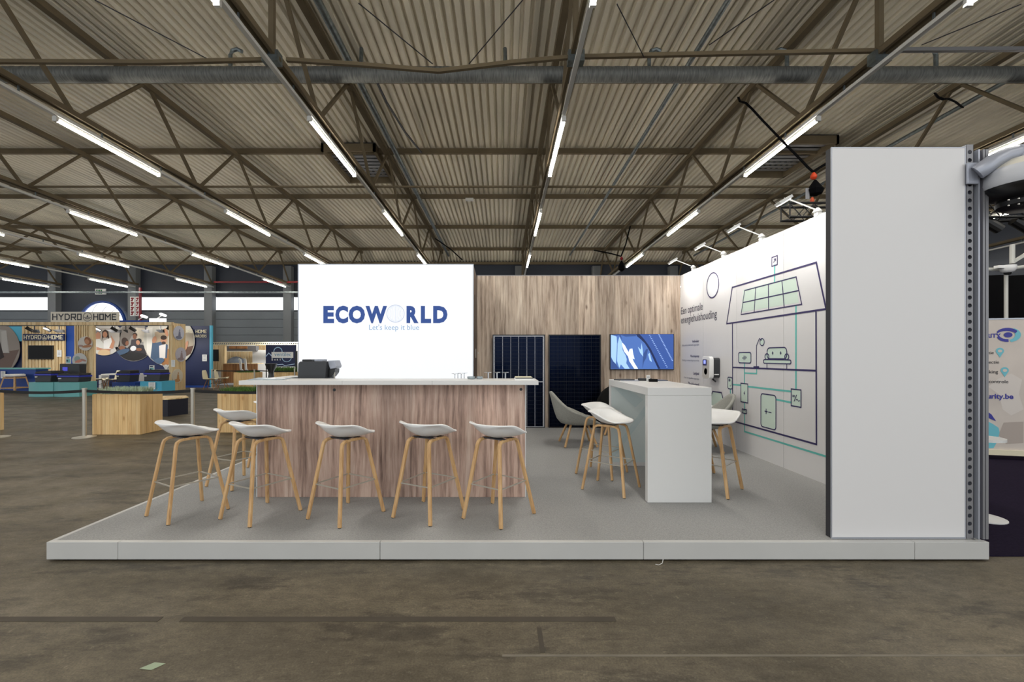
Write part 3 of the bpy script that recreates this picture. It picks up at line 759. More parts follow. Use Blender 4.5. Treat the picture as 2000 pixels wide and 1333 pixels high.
# perforated upright
up = MB(); hx = (XX(1887.5, YE)+XX(1902, YE))/2; hw = (XX(1902, YE)-XX(1887.5, YE))/2; pitch = .0596; n = 48; hr = .0155
zz0 = PZ
for k in range(n):
    zc = zz0+.05+pitch*k; zb, zt_ = zc-pitch/2, zc+pitch/2
    if k == n-1: zt_ = ztop+.02
    if k == 0: zb = PZ
    ring = [(hx+hr*math.cos(t), zc+hr*math.sin(t)) for t in [2*PI*i/16 for i in range(16)]]
    outer = []
    for i in range(16):
        c, s = math.cos(2*PI*i/16), math.sin(2*PI*i/16); mxx = max(abs(c), abs(s))
        outer.append((hx+hw*c/mxx, (zc+(zt_-zc)*s/mxx) if s >= 0 else (zc+(zc-zb)*s/mxx)))
    vs = [(x, YE+.002, z) for x, z in ring]+[(x, YE+.002, z) for x, z in outer]+[(x, YE+.006, z) for x, z in ring]
    up.add(vs, [(i, (i+1) % 16, 16+(i+1) % 16, 16+i) for i in range(16)]+[(i, 32+i, 32+(i+1) % 16, (i+1) % 16) for i in range(16)])
up.build('perforated_upright', M['alud'], ew, fix=False)
for x0, x1 in ((hx-hw, hx-hw+.003), (hx+hw-.003, hx+hw)): box('upright_side', M['alu'], ew, x0, x1, YE+.002, YE+.05, PZ, ztop+.018)
box('upright_web', M['ink'], ew, hx-.002, hx+.002, YE+.015, YE+.05, PZ, ztop+.01)
box('upright_back', M['silver'], ew, hx-hw, hx+hw, YE+.05, YE+.055, PZ, ztop+.01)
x2 = XX(1908, YE)
box('slot_profile', M['dark'], ew, XX(1902.5, YE), x2, YE+.04, YE+.06, PZ, ztop-.01)
for k, (x0, x1, y0, m) in enumerate(((1908, 1911, .0, 'alu'), (1911, 1917, .02, 'ink'), (1917, 1921, .0, 'alud'), (1921, 1923, .008, 'alu'), (1923, 1928, .0, 'alud'))):
    box('corner_post', M[m], ew, XX(x0, YE), XX(x1, YE), YE+y0-.01, YE+.06, PZ, ztop-.02)

# ---- arm spotlights over the mural wall
def arm_light():
    t = thing('arm_light', '', 'spotlight')
    MB().box(-.02, .05, -.03, .03, 0, .03).lathe([(.02, .03), (.045, .045), (.03, .07), (.012, .09)], (0, 0, 0), 12).build('clamp', M['white_metal'], t, local=True, smooth=True)
    MB().tube([(0, 0, .06), (-.15, 0, .12), (-.32, 0, .185), (-.36, 0, .19)], .008, 8).build('arm', M['white_metal'], t, local=True, smooth=True)
    MB().beam((-.30, 0, .205), (-.43, 0, .125), .1, .03).build('lamp_head', M['white_metal'], t, local=True)
    MB().beam((-.315, 0, .175), (-.415, 0, .113), .085, .006).build('lens', mat('lamp_lens', rgb(255, 250, 240), .4, emit=12), t, local=True)
    return t
al = arm_light()
for i, px in enumerate((1353, 1412, 1486, 1595)):
    Y = F*XW/(px-CX); o = al if i == 0 else copy_tree(al); o.location = (XW+.01, Y, 2.99); o['group'] = 'arm spots on the mural wall'
    o['label'] = ['white arm spotlight on the mural wall top, nearest the wood wall', 'white arm spotlight above the printed sun circle', 'white arm spotlight above the roof drawing left end',
                  'white arm spotlight on the mural wall top, beside the white end panel'][i]
    L_ = area('arm_spot', (XW-.37, Y, 3.12), (0, math.radians(-38), 0), .12, .3, ARM_POWER, (1, .98, .94)); L_.data.spread = math.radians(130)

# ---- solar panels leaning on the wood wall
M['cell'] = mat('solar_cell', rgb(3, 4, 10), .25, .0, coat=.08, spec=.22)
M['cell'].node_tree.nodes['Principled BSDF'].inputs['Coat Tint'].default_value = (.25, .5, 1, 1)
M['cell'].node_tree.nodes['Principled BSDF'].inputs['Specular Tint'].default_value = (.1, .3, 1, 1)
M['backsheet'] = mat('backsheet', rgb(190, 192, 200), .4)
M['cell_line'] = mat('cell_line', rgb(14, 17, 28), .4)
def solar(px0, px1, white, label):
    Y = YB-.06; x0, x1 = XX(px0, Y), XX(px1, Y); z0, zt = PZ+.001, ZZ(654, Y)
    t = thing('solar_panel', label, 'solar panel', ((x0+x1)/2, Y, PZ))
    fm = M['black'] if not white else M['dark']
    for q in ((x0, x0+.016, z0, zt), (x1-.016, x1, z0, zt), (x0+.016, x1-.016, zt-.016, zt), (x0+.016, x1-.016, z0, z0+.016)):
        box('frame_bar', fm, t, q[0], q[1], Y-.012, Y+.025, q[2], q[3])
    box('back_sheet', M['backsheet'] if white else M['black'], t, x0+.016, x1-.016, Y-.002, Y+.004, z0+.016, zt-.016)
    mid = (z0+zt)/2-.01; ncol = 6; m_ = .022; gap = .009 if white else .003
    wdt = (x1-x0-.032-2*(m_ if white else .004))/ncol
    for half in ((z0+.016+(m_*.5 if white else .004), mid-.011*(1 if white else .2)), (mid+.011*(1 if white else .2), zt-.016-(m_ if white else .004))):
        for c in range(ncol):
            a = x0+.016+(m_ if white else .004)+c*wdt
            box('cell_string', M['cell'], t, a+gap/2, a+wdt-gap/2, Y-.005, Y-.001, half[0], half[1])
    pl_ = Plane((0, Y-.0055, 0), (1, 0, 0), (0, 0, 1)); g = []
    for r in range(1, 24): z = z0+(zt-z0)*r/24; g.append(stroke((x0+.03, z), (x1-.03, z), .003))
    for c in range(ncol):
        for k in range(1, 6):
            a = x0+.016+m_+c*wdt+wdt*k/6; g.append(stroke((a, z0+.03), (a, zt-.04), .0012))
    flat(pl_, g, 'cell_line', M['cell_line'], t, .0005)
    return t
solar(962, 1064.5, True, 'solar panel with white dividing lines, behind the right end of the bar')
solar(1071.5, 1173.5, False, 'all-black solar panel standing in the middle of the wood wall')

# ---- wall screen
Yt = YB-.05; t = thing('wall_screen', 'flat screen on the wood wall showing a blue picture of a jacket and solar cells', 'screen', P(1253, 723, Yt))
x0, x1, z0, zt_ = XX(1191.5, Yt), XX(1316.5, Yt), ZZ(723, Yt), ZZ(653, Yt)
box('housing', M['black'], t, x0, x1, Yt, Yt+.05, z0, zt_, bevel=.004)
def em(n, c, s=.9): return mat(n, tuple(v*.15 for v in c[:3])+(1,), .3, emit=s*.8, ecol=c)
scr = em('screen_blue', rgb(84, 122, 196), .8)
box('display', scr, t, x0+.012, x1-.012, Yt-.002, Yt, z0+.014, zt_-.012)
sp = Plane((0, Yt-.002, 0), (1, 0, 0), (0, 0, 1))
def S(x, y): return (XX(1190+x/13.33, Yt), ZZ(640+y/13.33, Yt))
def spoly(pts): return [S(*p) for p in pts]
flat(sp, [spoly([(900, 178), (1665, 178), (1665, 1080), (1310, 1080), (1200, 860), (1120, 720), (1050, 560), (960, 430), (840, 290), (740, 178)])], 'image_tiles', em('screen_mid', rgb(66, 100, 178), .7), t, .0006)
flat(sp, [spoly([(700, 178), (790, 178), (900, 300), (1000, 430), (1080, 560), (1180, 760), (1270, 960), (1330, 1080), (1270, 1080), (1200, 930), (1110, 740), (1030, 580), (930, 420), (820, 310), (720, 230)])], 'image_edge', em('screen_dark', rgb(38, 54, 104), .6), t, .0008)
flat(sp, [spoly([(45, 178), (700, 178), (690, 230), (420, 240), (300, 200), (340, 330), (250, 200), (180, 230), (170, 180)]), spoly([(45, 800), (170, 950), (260, 1080), (45, 1080)]),
          spoly([(860, 1080), (880, 700), (960, 560), (1010, 560), (960, 800), (900, 900)])], 'image_shadow', em('screen_shade', rgb(66, 96, 164), .65), t, .001)
flat(sp, [spoly([(45, 190), (190, 240), (200, 420), (185, 760), (170, 950), (100, 880), (45, 760)]), spoly([(215, 430), (260, 240), (330, 380), (350, 600), (420, 720), (455, 830), (440, 930), (530, 1075), (400, 1075), (300, 960), (260, 1060), (200, 870)]),
          spoly([(740, 500), (820, 580), (840, 400), (870, 600), (880, 760), (800, 660)]), spoly([(1010, 700), (1050, 660), (1110, 900), (1050, 860)])], 'image_light', em('screen_light', rgb(168, 206, 248), .95), t, .0012)
flat(sp, [spoly([(330, 390), (400, 460), (500, 640), (530, 560), (600, 548), (625, 700), (660, 830), (600, 810), (640, 900), (750, 1078), (650, 1078), (520, 880), (490, 760), (380, 620), (340, 480)])], 'image_bright', em('screen_bright', rgb(232, 244, 255), 1.05), t, .0014)
dots = []
for k in range(20):
    for a, b in (((1050, 205), (1500, 1030)), ((1290, 190), (1640, 860))):
        x, y = a[0]+(b[0]-a[0])*k/19, a[1]+(b[1]-a[1])*k/19; dots.append(spoly([(x-18, y-9), (x+18, y-9), (x+18, y+9), (x-18, y+9)]))
flat(sp, dots, 'image_dots', em('screen_dot', rgb(160, 190, 245), .9), t, .0014, kind='stuff')

# ---- wall charger
t = thing('wall_charger', 'white electric car charger with blue display on the mural wall', 'charger', (XW, 6.93, 1.15))
pd = MB(); yA, yB_ = 6.80, 7.07; zA, zB = 1.14, 1.47
def rrx(r, x0, x1, y0, y1, z0, z1):
    poly = rrect(y0, y1, z0, z1, r); n = len(poly)
    return MB().add([(x0, y, z) for y, z in poly]+[(x1, y, z) for y, z in poly], [tuple(range(n)), tuple(reversed(range(n, 2*n)))]+[(i, (i+1) % n, (i+1) % n+n, i+n) for i in range(n)])
rrx(.04, XW-.10, XW-.001, yA+.006, yB_-.006, zA, zB-.02).build('rear_case', M['charcoal'], t, smooth=True)
rrx(.055, XW-.16, XW-.10, yA, yB_, zA-.02, zB).build('front_case', M['plastic'], t, smooth=True, bevel=.006)
rrx(.03, XW-.162, XW-.16, yA+.03, yB_-.015, zA-.01, zB-.05).build('face_plate', mat('charger_face', rgb(196, 192, 186), .5), t)
ds = box('display', M['ink'], t, XW-.165, XW-.162, 6.905, 7.03, 1.33, 1.425)
box('lit_digits', em('lcd', rgb(150, 160, 250), 1.0), ds, XW-.1665, XW-.165, 6.93, 7.0, 1.355, 1.41)
MB().lathe([(.052, 0), (.052, .008), (.04, .012)], (XW-.162, 6.94, 1.235), 20, 'x').build('socket', M['black'], t)
for o in t.children:
    if o.name.startswith('socket'): pass
MB().box(XW-.09, XW-.02, yA+.003, yA+.007, 1.185, 1.20).build('white_strip', M['paper'], t)
MB().tube([(XW-.08, 6.9, 1.13), (XW-.07, 6.86, 1.10), (XW-.05, 6.84, 1.08)], .012, 8).build('cable_gland', M['black'], t)

# ---- bar counter
Yc = YP(972); ct = thing('bar_counter', 'long bar counter with wood-print front boards and white worktop', 'bar counter', (-1.0, Yc, PZ))
ex = [XX(p, Yc) for p in (502.5, 564, 622, 685, 746, 804, 869, 928, 988, 1025.5)]
Ytf = Yc-.19; zb = ZZ(752.5, Ytf); zt2 = ZZ(744.0, Ytf)
for i in range(9): box('board', M['board'], ct, ex[i]+.0006, ex[i+1]-.0006, Yc, Yc+.02, PZ+.002, zb-.001)
box('corner_profile', M['white'], ct, ex[0]-.008, ex[0], Yc-.002, Yc+.022, PZ+.002, zb-.001); box('corner_profile', M['white'], ct, ex[-1], ex[-1]+.008, Yc-.002, Yc+.022, PZ+.002, zb-.001)
box('side_panel', M['white'], ct, ex[0]-.006, ex[0]+.02, Yc+.024, 4.95, PZ+.002, zb-.001); box('side_panel', M['white'], ct, ex[-1]-.02, ex[-1]+.006, Yc+.024, 4.95, PZ+.002, zb-.001)
box('inner_panel', M['dark'], ct, ex[0]+.02, ex[-1]-.02, Yc+.022, Yc+.04, PZ+.002, zb-.001)
xl, xr = XX(466, Ytf), XX(1052, Ytf); cutx = [xl, XX(668, Ytf), XX(844, Ytf), xr]
for i in range(3): box('worktop', M['white'], ct, cutx[i]+.0008, cutx[i+1]-.0008, Ytf, Yc+.20, zb, zt2, bevel=.002)
box('worktop_return', M['white'], ct, xl, xl+.2, Yc+.202, 5.0, zb, zt2, bevel=.002)
zi = 1.12
box('inner_worktop', M['white'], ct, xl+.21, ex[-1]-.021, Yc+.10, 4.93, zi-.03, zi)
for px, py in ((653, 762), (1017.5, 761)):
    MB().lathe([(.014, 0), (.014, -.004), (.006, -.005)], (XX(px, Yc), Yc, ZZ(py, Yc)), 16, 'y').build('cap', M['charcoal'], ct)

# coffee machine on the inner worktop
t = thing('coffee_machine', 'black coffee machine with silver brew head on the bar counter', 'coffee machine', (XX(606, 4.7), 4.7, zi)); Yk = 4.6
def kx(p): return XX(p, Yk)
def kz(p): return ZZ(p, Yk)
MB().prism([(kx(580), zi), (kx(634), zi), (kx(637), kz(712)), (kx(636), kz(706.5)), (kx(585), kz(706.5)), (kx(582.5), kz(711))], Yk, Yk+.26).build('body', M['charcoal'], t, bevel=.006)
MB().prism([(kx(586), kz(706.4)), (kx(606), kz(706.4)), (kx(605), kz(702.5)), (kx(587), kz(702.5))], Yk+.04, Yk+.2).build('lid', M['black'], t, bevel=.004)
MB().prism([(kx(609), kz(706.4)), (kx(626), kz(706.4)), (kx(626), kz(702.3)), (kx(609), kz(702.3))], Yk+.06, Yk+.18).build('capsule_lever', M['silver'], t, bevel=.004)
MB().prism([(kx(636), kz(705)), (kx(650), kz(704.5)), (kx(654), kz(716)), (kx(652), kz(720)), (kx(641), kz(722)), (kx(638.5), kz(716))], Yk+.05, Yk+.21).build('brew_head', M['silver'], t, bevel=.006)
MB().prism([(kx(635), kz(722)), (kx(643), kz(722)), (kx(650), kz(721)), (kx(649), kz(729)), (kx(643), kz(737)), (kx(635), kz(738))], Yk+.06, Yk+.2).build('spout', M['black'], t, bevel=.003)
MB().tube([(kx(648.5), Yk+.07, kz(728)), (kx(648), Yk+.07, kz(744))], .008, 8).build('steam_wand', M['chrome'], t, smooth=True)
MB().prism([(kx(634.5), zi), (kx(655), zi), (kx(655), zi+.05), (kx(634.5), zi+.05)], Yk+.02, Yk+.24).build('drip_tray', M['silver'], t, bevel=.003)
MB().lathe([(.025, 0), (.036, .075), (.034, .075), (.02, .005)], (kx(639.5), Yk+.12, zi+.051), 14).build('mug', M['silver'], label='small silver cup under the coffee machine spout', cat='cup', smooth=True)
# black flared pedestal, sheets
zz_ = [ZZ(y, 6.0) for y in (742, 738, 731, 725, 718, 711, 710.5)]
MB().lathe([(.06, PZ+.002), (.05, .5), (.042, zz_[1]), (.033, zz_[2]), (.037, zz_[3]), (.062, zz_[4]), (.077, zz_[5]), (.075, zz_[6])], (XX(529.5, 6.0), 6.0, 0), 20).build('pedestal', M['black'], label='black flared pedestal standing on the platform edge behind the left bar end', cat='pedestal', smooth=True)
MB().add([(xl+.04, Ytf+.05, zt2+.001), (xl+.36, Ytf+.09, zt2+.001), (xl+.33, Ytf+.33, zt2+.004), (xl+.02, Ytf+.3, zt2+.012), (xl+.04, Ytf+.05, zt2+.003), (xl+.36, Ytf+.09, zt2+.003), (xl+.33, Ytf+.33, zt2+.006), (xl+.02, Ytf+.3, zt2+.014)],
         [(0, 3, 2, 1), (4, 5, 6, 7), (0, 1, 5, 4), (1, 2, 6, 5), (2, 3, 7, 6), (3, 0, 4, 7)]).build('poster_sheet', mat('glossy_sheet', rgb(190, 205, 216), .12), label='glossy pale sheet lying flat on the left end of the bar', cat='sheet')
box('tray', M['charcoal'], None, XX(652, 4.7), XX(674, 4.7), 4.62, 4.8, zi, ZZ(743, 4.7), label='thin dark tray right of the coffee machine', cat='tray')
# upside-down wine glasses standing on the inner worktop
M['glass'] = mat('clear_glass', (.93, .95, .96, 1), .02, trans=.82); M['glass'].node_tree.nodes['Principled BSDF'].inputs['IOR'].default_value = 1.35
def glass_up(h):
    t = thing('wine_glass', '', 'glass')
    MB().lathe([(.030, 0), (.036, .03), (.038, .055), (.028, .09), (.012, .105), (.0045, .115)], n=18).build('bowl', M['glass'], t, smooth=True, local=True)
    MB().lathe([(.006, .1152), (.0055, h-.02), (.007, h-.01)], n=10).build('stem', M['glass'], t, smooth=True, local=True)
    MB().lathe([(.007, h-.0098), (.034, h-.003), (.035, h+.001), (.004, h+.001)], n=22).build('foot', M['glass'], t, smooth=True, local=True)
    return t
g0 = glass_up(.21)
labs = [(888.5, 4.6, 730, 'upside-down clear wine glass, leftmost against the glowing logo wall'), (894.5, 4.7, 729.5, 'upside-down clear wine glass, second of four before the logo wall'),
        (901, 4.62, 729, 'upside-down clear wine glass, third of four before the logo wall'), (907, 4.7, 728.5, 'upside-down clear wine glass, nearest the cabin corner'),
        (953.5, 4.55, 727, 'upside-down clear wine glass standing alone in front of the wood wall'), (970.5, 4.55, 727, 'upside-down clear wine glass before the lined solar panel, left one'),
        (987, 4.55, 727, 'upside-down clear wine glass before the lined solar panel, right one')]
for i, (px, Y, py, lab) in enumerate(labs):
    o = g0 if i == 0 else copy_tree(g0); zz = ZZ(py, Y)
    o.location = (XX(px, Y), Y, zi); o.scale = (1 if i < 4 else 1.12, 1 if i < 4 else 1.12, (zz-zi)/.211); o['label'] = lab; o['group'] = 'upside-down glasses on the bar'
# small dishes and brochures
for x0, x1, lab in ((913, 929, 'small glass ashtray on the bar, left one'), (931, 943.5, 'small glass ashtray on the bar, right one')):
    cxx = (XX(x0, 4.3)+XX(x1, 4.3))/2; rr = (XX(x1, 4.3)-XX(x0, 4.3))/2
    MB().lathe([(rr*.8, 0), (rr, .006), (rr, .026), (rr*.86, .026), (rr*.8, .01)], (cxx, 4.27, zt2), 18).build('ashtray', mat('ashtray', rgb(150, 160, 164), .15, .3), label=lab, cat='dish', smooth=True)
for k, (x0, x1, a, b, m, lab) in enumerate(((1005, 1042, 0, .012, 'paper', 'closed white booklet lying lowest on the right end of the bar'), (1007, 1040, .0125, .02, 'charcoal', 'dark booklet in the middle of the pile on the right end of the bar'), (1006, 1038, .0205, .027, 'seat_white', 'cream booklet on top of the pile on the right end of the bar'))):
    box('booklet', M[m], None, XX(x0, 4.2), XX(x1, 4.2), 4.10+.01*k, 4.31-.01*k, zt2+a, zt2+b, label=lab, cat='booklet', group='booklets on the bar')

# ---- white high table
Yw = YP(983); tx0, tx1 = XX(1265, Yw), XX(1390, Yw); zt3 = ZZ(757.5, Yw); zb3 = ZZ(773, Yw); Ye = F*tx0/(1189.4-CX)
tb = thing('high_table', 'white slab-legged high table on the carpet before the mural wall', 'table', ((tx0+tx1)/2, (Yw+Ye)/2, PZ))
box('table_top', M['white'], tb, tx0, tx1, Yw, Ye, zb3, zt3, bevel=.002)
box('side_panel', M['white'], tb, tx0, tx1, Yw, Yw+.07, PZ+.002, zb3-.0015, bevel=.002); 
M['aqua'] = mat('aqua_panel', rgb(214, 226, 226), .15, coat=.3)
box('side_panel', M['white'], tb, tx0, tx1, Ye-.07, Ye, PZ+.002, zb3-.0015, bevel=.002)
ap = Plane((0, Ye-.072, 0), (1, 0, 0), (0, 0, 1))
flat(ap, [[(tx0+.01, PZ+.05), (tx1-.01, PZ+.05), (tx1-.01, zb3-.02), (tx0+.01, zb3-.02)]], 'aqua_sheet', M['aqua'], tb, .0)
M['aqua2'] = mat('aqua_band', rgb(202, 219, 221), .15, coat=.3)
flat(ap, [[(tx0+.01, .3), (tx0+.01, .2), (tx0+.57, .95), (tx0+.57, 1.08)], [(tx0+.05, zb3-.03), (tx0+.3, .85), (tx0+.4, .95), (tx0+.2, zb3-.03)]], 'aqua_band', M['aqua2'], tb, .0015)
def tq(px, py):                      # a point on the table top seen at px,py
    Y = F*(ZC-zt3)/(py-CY); return (XX(px, Y), Y)
def slab(name, x, y, w, d, h, rot, m, lab, cat, z=None, group=None):
    z = zt3 if z is None else z; c, s = math.cos(rot), math.sin(rot)
    poly = [(x+a*c-b*s, y+a*s+b*c) for a, b in ((-w/2, -d/2), (w/2, -d/2), (w/2, d/2), (-w/2, d/2))]
    return MB().prismz(poly, z, z+h).build(name, m, label=lab, cat=cat, group=group)
slab('magazine', 1.50, 5.24, .2, .13, .012, .3, M['charcoal'], 'dark magazine lying at the far left corner of the high table', 'magazine')
slab('brochure', 1.52, 5.08, .2, .11, .006, -.2, M['silver'], 'silvery brochure in front of the dark magazine on the high table', 'brochure')
slab('key_pouch', 1.70, 5.10, .15, .05, .03, -.45, M['black'], 'black pouch lying left of the small white card on the high table', 'pouch')
slab('puck', 1.735, 4.93, .09, .06, .03, -.2, M['blackfab'], 'small black case directly beside the small white card', 'case')
t = thing('table_card', 'small upright white card with dark print on the high table', 'card', (XX(1265, 4.98), 4.98, zt3)); cxx = XX(1266, 4.98)
box('card', M['paper'], t, cxx-.02, cxx+.02, 4.975, 4.983, zt3, zt3+.072); text(Plane((0, 4.975, 0), (1, 0, 0), (0, 0, 1)), 'info', cxx-.013, zt3+.045, .026, M['dark'], t, bold=.02, lift=.001)
slab('tablet', 1.845, 5.12, .2, .14, .01, .1, mat('slate_sheet', rgb(96, 104, 116), .3), 'flat grey tablet right of the small white card', 'tablet')

# ---- bar stools
def seat_mesh():
    a, b = .235, .205; nr, na = 10, 48; vs = []; fs = []
    def zf(x, y):
        u = x/a; v = y/b; r = min(1, math.sqrt(u*u+v*v)); back = max(0, -v); front = max(0, v)
        z = .665+.014*r*r
        q_ = min(1, max(0, (v/max(r, 1e-6)+.6)/1.3)); g = 1-.8*q_*q_*(3-2*q_)
        z += .108*r**2.5*g-.008*(max(0, v-.8)/.2)**2
        return z
    for i in range(nr+1):
        r = i/nr
        for j in range(na):
            t = 2*PI*j/na; c, s = math.cos(t), math.sin(t); e = .78
            x = a*r*math.copysign(abs(c)**e, c); y = b*r*math.copysign(abs(s)**e, s)
            y *= 1.04 if s > 0 else 1.0
            vs.append((x, y, zf(x, y)))
    for i in range(nr):
        for j in range(na): fs.append((i*na+j, i*na+(j+1) % na, (i+1)*na+(j+1) % na, (i+1)*na+j))
    return MB().add(vs[na-1:na]*0+vs, fs)
def make_stool():
    t = thing('bar_stool', '', 'stool')
    s = seat_mesh().build('seat', M['plastic'], t, smooth=True, solid=.011, local=True)
    for sd in (-1, 1):
        xr_, xf = .192*sd, .222*sd; xt = .108*sd; top = .648
        R0 = (xr_, -.222, 0); R1 = (xt+.006*sd, -.135, top-.055); F0 = (xf, .222, 0); F1 = (xt+.006*sd, .135, top-.055)
        pts = [R0, tuple(R0[i]+(R1[i]-R0[i])*.5 for i in range(3)), R1, (xt+.002*sd, -.125, top-.022), (xt, -.10, top-.005), (xt, -.06, top), (xt, .06, top), (xt, .10, top-.005), (xt+.002*sd, .125, top-.022), F1,
               tuple(F0[i]+(F1[i]-F0[i])*.5 for i in range(3)), F0]
        k = len(pts)
        MB().path(pts, .03, .021, upf=lambda i: (0, -1, .35) if i < 3 else ((0, 1, .35) if i > k-4 else (0, (i-5.5)*.25, 1))).build('leg_frame', M['oak'], t, bevel=.004, local=True, smooth=False)
    MB().box(-.115, .115, -.07, -.04, .651, .661).box(-.115, .115, .04, .07, .651, .661).box(-.06, .06, -.04, .04, .654, .661).build('seat_bracket', M['dark'], t, local=True)
    fz = .285; k = fz/.593
    def at(x0, y0, x1, y1): return (x0+(x1-x0)*k, y0+(y1-y0)*k, fz)
    c = [at(-.192, -.222, -.114, -.135), at(.192, -.222, .114, -.135), at(.222, .222, .114, .135), at(-.222, .222, -.114, .135)]
    fr = MB()
    for i in range(4): fr.beam(c[i], c[(i+1) % 4], .009, .009)
    fr.build('foot_ring', M['chrome'], t, local=True)
    for x, y in ((-.192, -.222), (.192, -.222), (.222, .222), (-.222, .222)): MB().lathe([(.012, 0), (.012, .004)], (x, y, -.0025), 10).build('foot_glide', M['charcoal'], t, local=True)
    return t
st = make_stool()
S_ = [(-2.675, 3.788, 59.4, 'leftmost of the front row of white bar stools, off the end of the bar'), (-2.018, 3.736, 63, 'second from left in the front row of white bar stools'),
      (-1.293, 3.725, 60, 'middle one of the five white bar stools along the bar front'), (-.60, 3.763, 61.7, 'fourth from left in the front row of white bar stools'),
      (-.003, 3.708, 54, 'rightmost white bar stool along the bar front, at the counter corner'),
      (-2.74, 4.66, 67, 'white bar stool at the left end of the bar, behind the front row'), (-2.745, 5.42, 66, 'white bar stool almost hidden behind the left end of the bar'),
      (1.14, 4.464, -36, 'white bar stool left of the high table, the nearer one'), (1.183, 5.05, -37, 'white bar stool left of the high table, the one behind'),
      (2.17, 4.44, 222, 'white bar stool right of the high table, the nearer one'), (2.18, 5.04, 222, 'white bar stool right of the high table, mostly hidden')]
for i, (x, y, a, lab) in enumerate(S_):
    o = st if i == 0 else copy_tree(st); o.location = (x, y, PZ+.003); o.rotation_euler = (0, 0, math.radians(a-90)); o['label'] = lab; o['group'] = 'white shell bar stools'

# ---- lounge armchairs
def make_armchair(fab, lab):
    t = thing('armchair', lab, 'armchair')
    na, prof = 48, [(0, 0), (.35, 0), (.6, .005), (.76, .03), (.86, .14), (.92, .34), (.965, .62), (1.0, .9), (1.02, 1.0)]
    vs = []; fs = []
    for r, tt in prof:
        for j in range(na):
            th = 2*PI*j/na; c, s = math.cos(th), math.sin(th)
            back = (.5-.5*s); rim = .36+.08*(1-max(0, s))**1.0+.36*back**2.6
            if s > .5: rim -= .05*(s-.5)/.5
            x = .33*r*math.copysign(abs(c)**.85, c); y = .33*r*math.copysign(abs(s)**.85, s)
            lean = tt*(.07*back); z = .335+tt*(rim-.335)
            vs.append((x*(1+.06*tt), y-lean, z))
    for i in range(len(prof)-1):
        for j in range(na): fs.append((i*na+j, i*na+(j+1) % na, (i+1)*na+(j+1) % na, (i+1)*na+j))
    MB().add(vs, fs).build('shell', fab, t, smooth=True, solid=.034, local=True)
    MB().lathe([(.2, .36), (.235, .375), (.24, .405), (.2, .43), (.0, .435)], n=28).build('seat_cushion', fab, t, smooth=True, local=True)
    for x, y in ((-.17, -.16), (.17, -.16), (.17, .17), (-.17, .17)):
        MB().path([(x*.75, y*.75, .325), (x*1.45, y*1.45, 0)], .034, .034, n=10).build('leg', M['oak'], t, smooth=True, local=True)
    MB().box(-.14, .14, -.14, .14, .295, .318).build('base_plate', M['dark'], t, local=True)
    return t
a1 = make_armchair(M['greyfab'], 'light grey felt armchair on wooden legs before the black solar panel')
a1.location = (1.20, 6.68, PZ+.008); a1.rotation_euler = (0, 0, math.radians(-88))
a2 = make_armchair(M['greyfab'], 'light grey felt armchair behind the high table, beside the mural wall'); a2.location = (2.93, 6.33, PZ+.008); a2.rotation_euler = (0, 0, math.radians(75))
a3 = make_armchair(M['blackfab'], 'black felt armchair under the wall screen, mostly hidden by the high table'); a3.location = (2.08, 7.62, PZ+.008); a3.rotation_euler = (0, 0, math.radians(170))
# ================================================================== HYDRO HOME booth, far left
def front(Y): return Plane((0, Y, 0), (1, 0, 0), (0, 0, 1))
def q(x, y, Y): return (XX(x, Y), ZZ(y, Y))
YH = 18.5; YK = 20.5
hb = thing('booth_walls', 'navy back walls of the timber booth, with large round family photos', 'wall', (-15, YK, 0))
def pbox(name, m, par, x0, x1, y0, y1, Y, d=.05, **k):
    """a box facing the camera whose front is seen between these pixels; y1 None = down to the floor"""
    return box(name, m, par, XX(x0, Y), XX(x1, Y), Y, Y+d, 0 if y1 is None else ZZ(y1, Y), ZZ(y0, Y), **k)
pbox('wall_panel', M['navy'], hb, 184, 409, 637, None, YK, .08); pbox('wall_edge', M['skyblue'], hb, 409.3, 413, 636, None, YK, .12)
pbox('wall_panel', M['navy'], hb, -60, 43, 637, None, YK+.3, .08); pbox('wall_panel', M['skyblue'], hb, -60, 43, 638, 667, YK+.25, .04)
pbox('wall_panel', M['blue'], hb, 128, 145, 637, None, YK+.1, .08)
pbox('skirting', M['blue'], hb, 330, 409, 753.5, None, YK-.04, .03)
# lettering on the right end of the navy wall
ph = front(YK)
def tx(pl_, body, x0, x1, yb, Y, m, par, bold=.02, h=1.0, lift=.02): text(pl_, body, XX(x0, Y), ZZ(yb, Y), XX(x1, Y)-XX(x0, Y), m, par, h=h, bold=bold, lift=lift)
squared(ph, 'HYDRO', XX(352, YK), XX(379, YK), ZZ(651, YK), ZZ(644.5, YK), M['seat_white'], hb, .12); squared(ph, 'HOME', XX(382.5, YK), XX(404, YK), ZZ(651, YK), ZZ(644.5, YK), M['seat_white'], hb, .02); tx(ph, 'WATERONTHARDERS', 346, 404, 659.5, YK, M['seat_white'], hb, h=1.35)
pal = {}
def pc_(r, g, b):
    if (r, g, b) not in pal: pal[(r, g, b)] = mat('photo_tone', rgb(r, g, b), .6)
    return pal[(r, g, b)]
WT = (206, 204, 198); SK = (188, 134, 104); SKD = (130, 84, 60); HR = (52, 34, 26); BK = (24, 22, 24); DN = (62, 84, 112); GY = (130, 128, 128)
